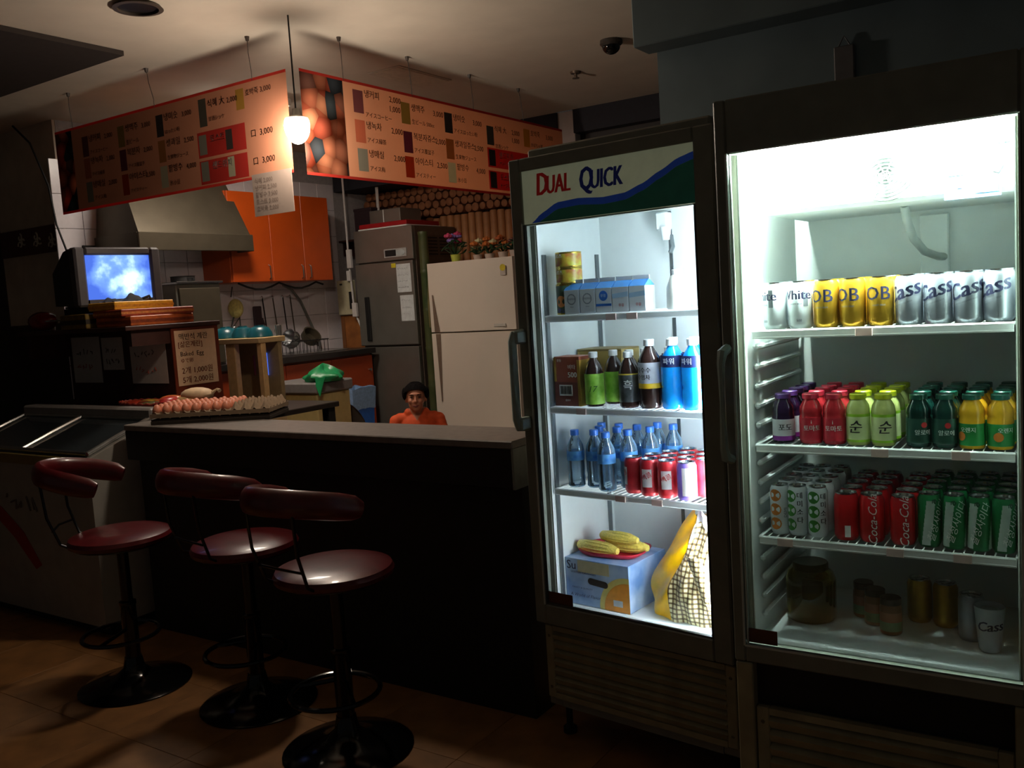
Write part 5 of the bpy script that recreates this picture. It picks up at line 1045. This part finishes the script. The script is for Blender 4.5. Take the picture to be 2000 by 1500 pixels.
# ================================================================== REFRIGERATORS
sf = thing('steel_refrigerator', 'tall stainless commercial refrigerator in the kitchen corner', 'refrigerator', (-5.04, 6.04, .3))
ob('body', MB().box(-5.36, -4.725, 5.775, 6.33, .3, 2.235, .004), mat('steel_side', (104, 90, 78), .5, .3), sf, world=True)
ob('control_panel', MB().box(-5.36, -4.725, 5.74, 5.775, 1.965, 2.235, .004), m_ss2, sf, world=True); du_ = ob('upper_door', MB().box(-5.36, -4.73, 5.73, 5.774, 1.27, 1.955, .005), m_ss2, sf, world=True); dl_ = ob('lower_door', MB().box(-5.36, -4.73, 5.73, 5.774, .4, 1.255, .005), m_ss2, sf, world=True)
o3 = sf.location
ob('handle', MB().box(-5.268-o3.x, -5.222-o3.x, 5.712-o3.y, 5.7295-o3.y, 1.31-o3.z, 1.68-o3.z, .004), m_black, du_); ob('handle', MB().box(-5.285-o3.x, -5.238-o3.x, 5.712-o3.y, 5.7295-o3.y, .84-o3.z, 1.21-o3.z, .004), m_black, dl_)
pn = ob('display', MB().box(-5.03, -4.79, 5.733, 5.74, 1.99, 2.06, .002), mat('display_frame', (170, 170, 168), .4), sf, world=True); ob('display_window', MB().box(-5.015-o3.x, -4.9-o3.x, 5.731-o3.y, 5.733-o3.y, 2.0-o3.z, 2.05-o3.z), m_black, pn); ob('display_oval', MB().lathe([(0, 0), (.05, 0), (.048, .003), (0, .003)], 18, (-4.85-o3.x, 5.733-o3.y, 2.025-o3.z), Matrix.Rotation(R(90), 4, 'X') @ Matrix.Diagonal((1, .5, 1, 1))), mat('display_pale', (176, 186, 186), .3), pn)
vg = ob('vent', MB().box(-4.7249, -4.72, 5.9, 6.25, 1.98, 2.16), mat('vent_brown', (92, 74, 62), .6), sf, world=True)
for i in range(6):
    for j in range(2): ob('slot', MB().box(-4.7195-o3.x, -4.718-o3.x, 5.92+j*.17-o3.y, 6.06+j*.17-o3.y, 1.995+i*.027-o3.z, 2.008+i*.027-o3.z), m_dark, vg)
paper('handwritten white list on the upper steel door', None, .15, .23, (-4.905, 5.729, 1.70), (1, 0, 0), (0, -1, 0), mat('paper_coolwhite', (206, 212, 212), .8), [(8, .015, .19, .022, i_grey), (10, .012, .14, .018, i_grey), (9, .012, .09, .018, i_grey), (10, .012, .04, .018, i_grey)], None)
paper('second white list lower on the upper steel door', None, .14, .21, (-4.885, 5.729, 1.465), (1, 0, 0), (0, -1, 0), mat('paper_coolwhite', (206, 212, 212), .8), [(7, .015, .17, .022, i_grey), (9, .012, .11, .018, i_grey), (8, .012, .06, .018, i_grey)], None)
tag(ob('yellow_note', MB().box(-4.955, -4.908, 5.7265, 5.7295, 1.905, 1.94), mat('note_yellow', (210, 196, 40), .7), None, (-4.93, 5.728, 1.905)), 'small yellow sticky note beside the handwritten list', 'note')
ry = thing('red_tray', 'flat red tray with a white edge on top of the steel refrigerator', 'tray', (-5.05, 5.95, 2.2355)); ob('tray', MB().box(-.26, .26, -.19, .25, .012, .05, .006), mat('tray_crimson', (160, 20, 26), .4), ry); ob('white_edge', MB().box(-.265, .265, -.196, .255, 0, .012, .003), m_wire, ry)
mx = thing('metal_box', 'grey metal box on the red tray over the steel refrigerator', 'box', (-5.12, 6.02, 2.286)); ob('box', MB().box(-.17, .17, -.14, .14, 0, .12, .005), m_ss2, mx); ob('white_edge', MB().box(-.015, -.007, -.143, -.139, 0, .118), m_wire, mx)
db = thing('dark_box', 'dark plum box left of the metal box on the refrigerator', 'box', (-5.46, 6.1, 2.2)); ob('box', MB().box(-.1, .1, -.12, .12, -.0, .25, .005), mat('box_plum', (46, 30, 36), .6), db); ob('lid', MB().box(-.103, .103, -.123, .123, .23, .255, .004), mat('box_plum', (46, 30, 36), .6), db)
bl_ = thing('box_ledge', 'narrow wall ledge carrying the dark plum box', 'ledge', (-5.57, 6.15, 2.185)); ob('board', MB().box(-.215, .2, -.15, .17, 0, .0145), m_wdk, bl_); ob('bracket', MB().box(-.215, -.2, -.1, .17, -.12, 0), m_wdk, bl_)
wp = thing('white_pipe', 'thin white pipe dropping from the beam to the steel refrigerator', 'pipe', (-5.16, 6.1, 2.24)); ob('pipe', MB().tube([(-.2, -.02, .62), (-.2, -.02, .05)], .014, 8), m_white, wp); ob('flange', MB().lathe([(0, .60), (.03, .60), (.03, .63), (0, .63)], 12, (-.2, -.02, 0)), m_white, wp)
wf = thing('white_refrigerator', 'large cream-white two-door household refrigerator', 'refrigerator', (-4.18, 6.0, .3)); m_wf = mat('fridge_cream', (226, 213, 196), .4, var=.03, scale=3)
ob('body', MB().box(-4.59, -3.78, 5.78, 6.3, .3, 1.905, .01), m_wf, wf, world=True)
def fdoor(z0, z1): # slightly bowed front
    return MB().grid(lambda u, v: (-4.595+.82*u, 5.745-.022*math.sin(math.pi*u), z0+(z1-z0)*v), 16, 1).grid(lambda u, v: (-4.595+.82*u, 5.745-.022*math.sin(math.pi*u)*(1-v)+.033*v, z1), 16, 1).grid(lambda u, v: (-4.595+.82*u, 5.745-.022*math.sin(math.pi*u)*(1-v)+.033*v, z0), 16, 1).box(-4.595, -4.594, 5.745, 5.778, z0, z1).box(-3.776, -3.775, 5.745, 5.778, z0, z1)
f1_ = ob('freezer_door', fdoor(1.362, 1.91), m_wf, wf, world=True); f2_ = ob('lower_door', fdoor(.36, 1.35), m_wf, wf, world=True); o4 = wf.location
ob('grip_recess', MB().add([(-4.56-o4.x, 5.736-o4.y, 1.66-o4.z), (-4.548-o4.x, 5.734-o4.y, 1.66-o4.z), (-4.50-o4.x, 5.733-o4.y, 1.365-o4.z), (-4.555-o4.x, 5.736-o4.y, 1.365-o4.z)], [(0, 1, 2, 3)]), mat('recess_brown', (120, 100, 84), .6), f1_, recalc=False)
ob('grip_recess', MB().add([(-4.545-o4.x, 5.735-o4.y, 1.347-o4.z), (-4.495-o4.x, 5.733-o4.y, 1.347-o4.z), (-4.52-o4.x, 5.734-o4.y, .8-o4.z), (-4.532-o4.x, 5.735-o4.y, .8-o4.z)], [(0, 1, 2, 3)]), mat('recess_brown', (120, 100, 84), .6), f2_, recalc=False)
ob('energy_label', MB().box(-3.88-o4.x, -3.83-o4.x, 5.729-o4.y, 5.7365-o4.y, 1.775-o4.z, 1.845-o4.z), mat('label_grey', (190, 180, 168), .6), f1_); ob('energy_label_top', MB().prism([(-3.855-o4.x+.026*math.cos(i*.524), 1.832-o4.z+.026*math.sin(i*.524)) for i in range(12)], 5.7265-o4.y, 5.7288-o4.y, lambda a, b, h: (a, h, b)), mat('label_yellow', (206, 186, 30), .6), f1_)
ob('badge', MB().box(-3.97-o4.x, -3.86-o4.x, 5.726-o4.y, 5.735-o4.y, 1.385-o4.z, 1.41-o4.z, .003), mat('badge_pale', (206, 200, 188), .4), f1_)
bp_ = thing('bamboo_stalk', 'green bamboo stalk standing between the two refrigerators', 'bamboo', (-4.66, 5.8, .3))
pr = [(0, 0)]
for i in range(6): pr += [(.04, .02+i*.31), (.04, .3+i*.31), (.044, .315+i*.31), (.04, .325+i*.31)]
ob('culm', MB().lathe(pr+[(0, 1.88)], 14), mat('bamboo_green', (58, 84, 40), .45, var=.3, scale=5, c2=(92, 92, 58)), bp_); ob('leaf_sheath', MB().tube([(.03, -.02, 1.1), (.045, -.03, 1.3), (.05, -.03, 1.5)], [.01, .016, .004], 6), mat('bamboo_dry', (120, 110, 70), .6), bp_)
# flower pots on the white refrigerator
def flowers(label, loc, pc, blooms, r, h, leafn=10, hb=.12, sp_=.07):
    sp_ = min(sp_, .075 if sp_ > .07 else .045)
    t = thing('flower_pot', label, 'flower pot', loc); rn = random.Random(int(abs(loc[0])*1000))
    ob('pot', MB().lathe([(0, 0), (r*.75, 0), (r, h), (r+.004, h), (r-.004, h-.006), (0, h-.008)], 18), mat('pot_%s' % label[:6].replace(' ', '_'), pc, .5), t)
    lv = MB()
    for i in range(leafn):
        a = i*2.4; d = sp_*rn.uniform(.5, 1.25); z = h+rn.uniform(.02, hb*.7)
        e_ = Vector((d*math.cos(a), d*math.sin(a), z)); lv.tube([(0, 0, h-.01), tuple(e_*.6+Vector((0, 0, .02))), tuple(e_)], [.003, .004, .002], 5)
        lv.ell(tuple(e_), (.03, .016, .006), 8, 5, Matrix.Rotation(a, 4, 'Z') @ Matrix.Rotation(rn.uniform(-.8, .8), 4, 'Y'))
    ob('foliage', lv, mat('flower_leaf', (38, 70, 36), .6, var=.3), t)
    for i, c in enumerate(blooms):
        a = i*2.1+.4; d = sp_*rn.uniform(.3, 1.1); z = h+hb*rn.uniform(.6, 1.1); m = mat('bloom_%d_%d_%d' % c, c, .7, var=.2, scale=60); bm_ = MB()
        for k in range(6): bm_.ell((d*math.cos(a)+.018*math.cos(k*1.05), d*math.sin(a)+.018*math.sin(k*1.05), z), (.019, .019, .016), 8, 5)
        bm_.ell((d*math.cos(a), d*math.sin(a), z+.01), (.016, .016, .016), 8, 5); ob('bloom', bm_, m, t)
pnk = (206, 70, 110); pk2 = (222, 120, 150); lil = (146, 120, 190); org = (196, 110, 46); crm_ = (206, 196, 150)
flowers('yellow-green pot of pink and lilac flowers on the white refrigerator', (-4.44, 5.93, 1.9055), (186, 196, 80), [pnk, pk2, pnk, pnk, pk2, lil, lil, pnk, lil], .042, .07, 14, .15, .085)
flowers('small white pot with cream blossoms, left of the orange ones', (-4.2, 5.9, 1.9055), (196, 178, 164), [crm_, crm_, org], .036, .05, 10, .1, .06)
flowers('small white pot with orange blossoms in the middle of the refrigerator top', (-4.1, 5.92, 1.9055), (200, 182, 168), [org, org, org, crm_], .04, .05, 10, .11, .06)
flowers('small pale pot with orange blossoms towards the right end', (-3.97, 5.92, 1.9055), (200, 182, 168), [org, org, (180, 90, 40)], .042, .055, 10, .11, .06)
flowers('small pale pot with dark foliage at the right corner of the refrigerator top', (-3.85, 5.9, 1.9055), (206, 190, 176), [(110, 60, 60), (120, 70, 60)], .04, .06, 12, .11, .05)
# electrical panel, conduit, wood board in the corner
ep = thing('electrical_panel', 'cream electrical panel on the wall beside the steel refrigerator', 'electrical panel', (-5.62, 5.9, 1.54)); ob('case', MB().box(-.09, .09, -.05, .0, 0, .3, .006), mat('panel_cream', (190, 182, 150), .5), ep); ob('knockout', MB().box(-.05, -.02, -.053, -.05, .26, .275), m_dark, ep); ob('breaker', MB().box(.06, .085, -.06, -.05, .05, .2), m_dark, ep)
cdt = thing('conduit_pipe', 'pale conduit pipe running down the kitchen corner', 'pipe', (-5.53, 5.84, 1.5)); ob('pipe', MB().tube([(0, 0, 1.45), (0, 0, .85), (.0, 0, .5), (.02, 0, .1), (.03, 0, .05), (.12, 0, -.15)], .009, 6), m_white, cdt); ob('clip', MB().box(-.025, .015, -.02, .0, .33, .42, .004).box(.02, .07, -.03, 0, .02, .14, .004).box(.0, .05, -.03, 0, .44, .6, .004), m_white, cdt)
wd = thing('wood_board', 'stained wooden board standing in the kitchen corner', 'board', (-5.58, 5.88, 1.2)); ob('board', MB().box(-.13, .14, 0, .02, -.9, .335, .002), mat('board_stained', (150, 92, 42), .6, var=.35, scale=9), wd); ob('batten', MB().box(-.13, -.09, -.006, 0, -.9, .335), mat('board_stained2', (120, 74, 36), .6), wd)

# ================================================================== PERSON
def person():
    px, py = -4.02, 4.8; B = MB(); zf = .3
    def cap(a, b, ra, rb, n=7):
        a = Vector(a); b = Vector(b)
        for i in range(n+1):
            t = i/n; p = a.lerp(b, t); r = ra+(rb-ra)*t; B.ell(tuple(p), (r, r, r), 12, 8)
    hz = 1.03  # head centre height
    tl_ = Matrix.Rotation(R(-4), 4, 'X')
    B.ell((0, .015, hz+.012), (.073, .09, .096), 20, 14); B.ell((0, -.022, hz-.045), (.057, .062, .062), 16, 10); B.ell((0, -.052, hz-.082), (.028, .026, .022), 12, 8)
    for sx in (-1, 1):
        B.ell((sx*.036, -.058, hz-.022), (.022, .022, .02), 10, 8); B.ell((sx*.077, .012, hz-.012), (.009, .018, .03), 10, 8)
    B.ell((0, -.072, hz+.03), (.05, .012, .01), 12, 6)
    cap((0, -.078, hz+.012), (0, -.094, hz-.022), .008, .012, 4); B.ell((.01, -.084, hz-.024), (.009, .01, .008)); B.ell((-.01, -.084, hz-.024), (.009, .01, .008))
    cap((0, .02, hz-.06), (0, .03, hz-.15), .048, .05, 4)
    B.ell((0, .04, .80), (.15, .095, .12), 18, 12); B.ell((0, .05, .66), (.14, .1, .14), 18, 12); B.ell((0, .07, .54), (.16, .12, .11), 18, 12); cap((-.13, .04, .865), (.13, .04, .865), .05, .05, 8); cap((-.06, .03, .91), (.06, .03, .91), .04, .04, 5)
    for s in (-1, 1):
        sh_ = (s*.165, .04, .85); el = (s*.235, -.02, .62); wr = (s*.13, -.22, .60)
        cap(sh_, el, .052, .04); cap(el, wr, .04, .027)
        hc = Vector((s*.115, -.265, .598)); B.ell(tuple(hc), (.036, .045, .017), 12, 8)
        for k in range(4):
            bx_ = hc+Vector(((k-1.5)*.018, -.035, .004)); ln = (.03, .036, .033, .026)[k]; cap(bx_, bx_+Vector((0, -ln, -.006)), .009, .0085, 4); cap(bx_+Vector((0, -ln, -.006)), bx_+Vector((0, -ln-.018, -.026)), .0085, .007, 3)
        cap(hc+Vector((-s*.03, .01, 0)), hc+Vector((-s*.05, -.025, -.006)), .011, .009, 4)
        hp = (s*.09, .05, .50); kn = (s*.13, -.33, .53); an = (s*.12, -.27, .34+.03); cap(hp, kn, .082, .058); cap(kn, an, .056, .036)
        cap(an, (s*.13, -.4, zf+.035), .036, .03, 5)
    me = B.mesh('person', [m_white]); tmp = bpy.data.objects.new('tmp', me); C.objects.link(tmp)
    md = tmp.modifiers.new('r', 'REMESH'); md.mode = 'VOXEL'; md.voxel_size = .0062; md.use_smooth_shade = True
    sm = tmp.modifiers.new('s', 'SMOOTH'); sm.iterations = 5; sm.factor = .5
    dg = bpy.context.evaluated_depsgraph_get(); fm_ = bpy.data.meshes.new_from_object(tmp.evaluated_get(dg)); bpy.data.objects.remove(tmp)
    fm_.materials.clear()
    for m in (mat('skin_tone', (196, 128, 98), .55, var=.08, scale=20), mat('shirt_orange', (222, 84, 34), .75, var=.1, scale=25), mat('trousers_dark', (36, 36, 48), .8)): fm_.materials.append(m)
    for p in fm_.polygons:
        c = p.center; i = 0
        vneck = .945-1.5*max(0, .06-abs(c.x))*(1 if c.y < .02 else .2)
        if c.z < vneck and c.z > .56 and c.y > -.12 and not (abs(c.x) > .2 and c.z < .70): i = 1
        if c.z < .60 and not (abs(c.x) < .18 and c.y < -.2 and c.z > .565 and c.y < -.235) and c.y > -.42 and (c.y > -.12 or c.z < .575): i = 2
        if c.z < zf+.06: i = 2
        p.material_index = i; p.use_smooth = True
    t = thing('person', 'person in an orange shirt with short dark hair sitting low behind the counter, smiling', 'person', (px, py, .03), R(38)); t.scale = (.9, .9, .9)
    o = ob('body', fm_, None, t)
    hm = mat('hair_black', (17, 13, 13), .85, var=.3, scale=90, bump=.5, spec=.1); H = MB()
    def hf(u, v):
        a = 2*math.pi*u; th = v*R(118); back = .5-.5*math.sin(a)  # front = -y
        lim = R(58)+R(62)*(0.5+.5*math.sin(a)) if True else th
        th = v*lim; k = 1+.02*math.sin(9*a)*math.sin(7*v)+.015*math.sin(23*a+9*v)
        return (.099*k*math.sin(th)*math.cos(a), .018+.108*k*math.sin(th)*math.sin(a), hz+.012+.108*k*math.cos(th))
    H.grid(hf, 48, 16)
    for s in (-1, 1): H.ell((s*.083, .025, hz+.03), (.022, .05, .05), 12, 8)
    ob('hair', H, hm, t)
    for s in (-1, 1):
        ob('eye', MB().ell((s*.03, -.0745, hz+.008), (.0115, .006, .005), 10, 6), mat('eye_dark', (34, 24, 24), .3), t); ob('eyebrow', MB().tube([(s*.014, -.083, hz+.026), (s*.03, -.083, hz+.031), (s*.046, -.074, hz+.025)], .0032, 5), hm, t)
    ob('mouth', MB().tube([(-.026, -.072, hz-.052), (-.012, -.08, hz-.058), (0, -.0825, hz-.06), (.012, -.08, hz-.058), (.026, -.072, hz-.052)], [.002, .0055, .0065, .0055, .002], 8), mat('lips_dark', (120, 48, 44), .5), t)
    s_ = thing('low_stool', 'low plastic stool under the seated person', 'stool', (px-.03, py+.05, .3), R(38)); ob('seat', MB().box(-.15, .15, -.14, .14, .075, .1, .008), mat('stool_plastic', (60, 80, 120), .5), s_)
    for x in (-.12, .12):
        for y in (-.11, .11): ob('leg', MB().box(x-.02, x+.02, y-.02, y+.02, 0, .075, .004), mat('stool_plastic', (60, 80, 120), .5), s_)
person()
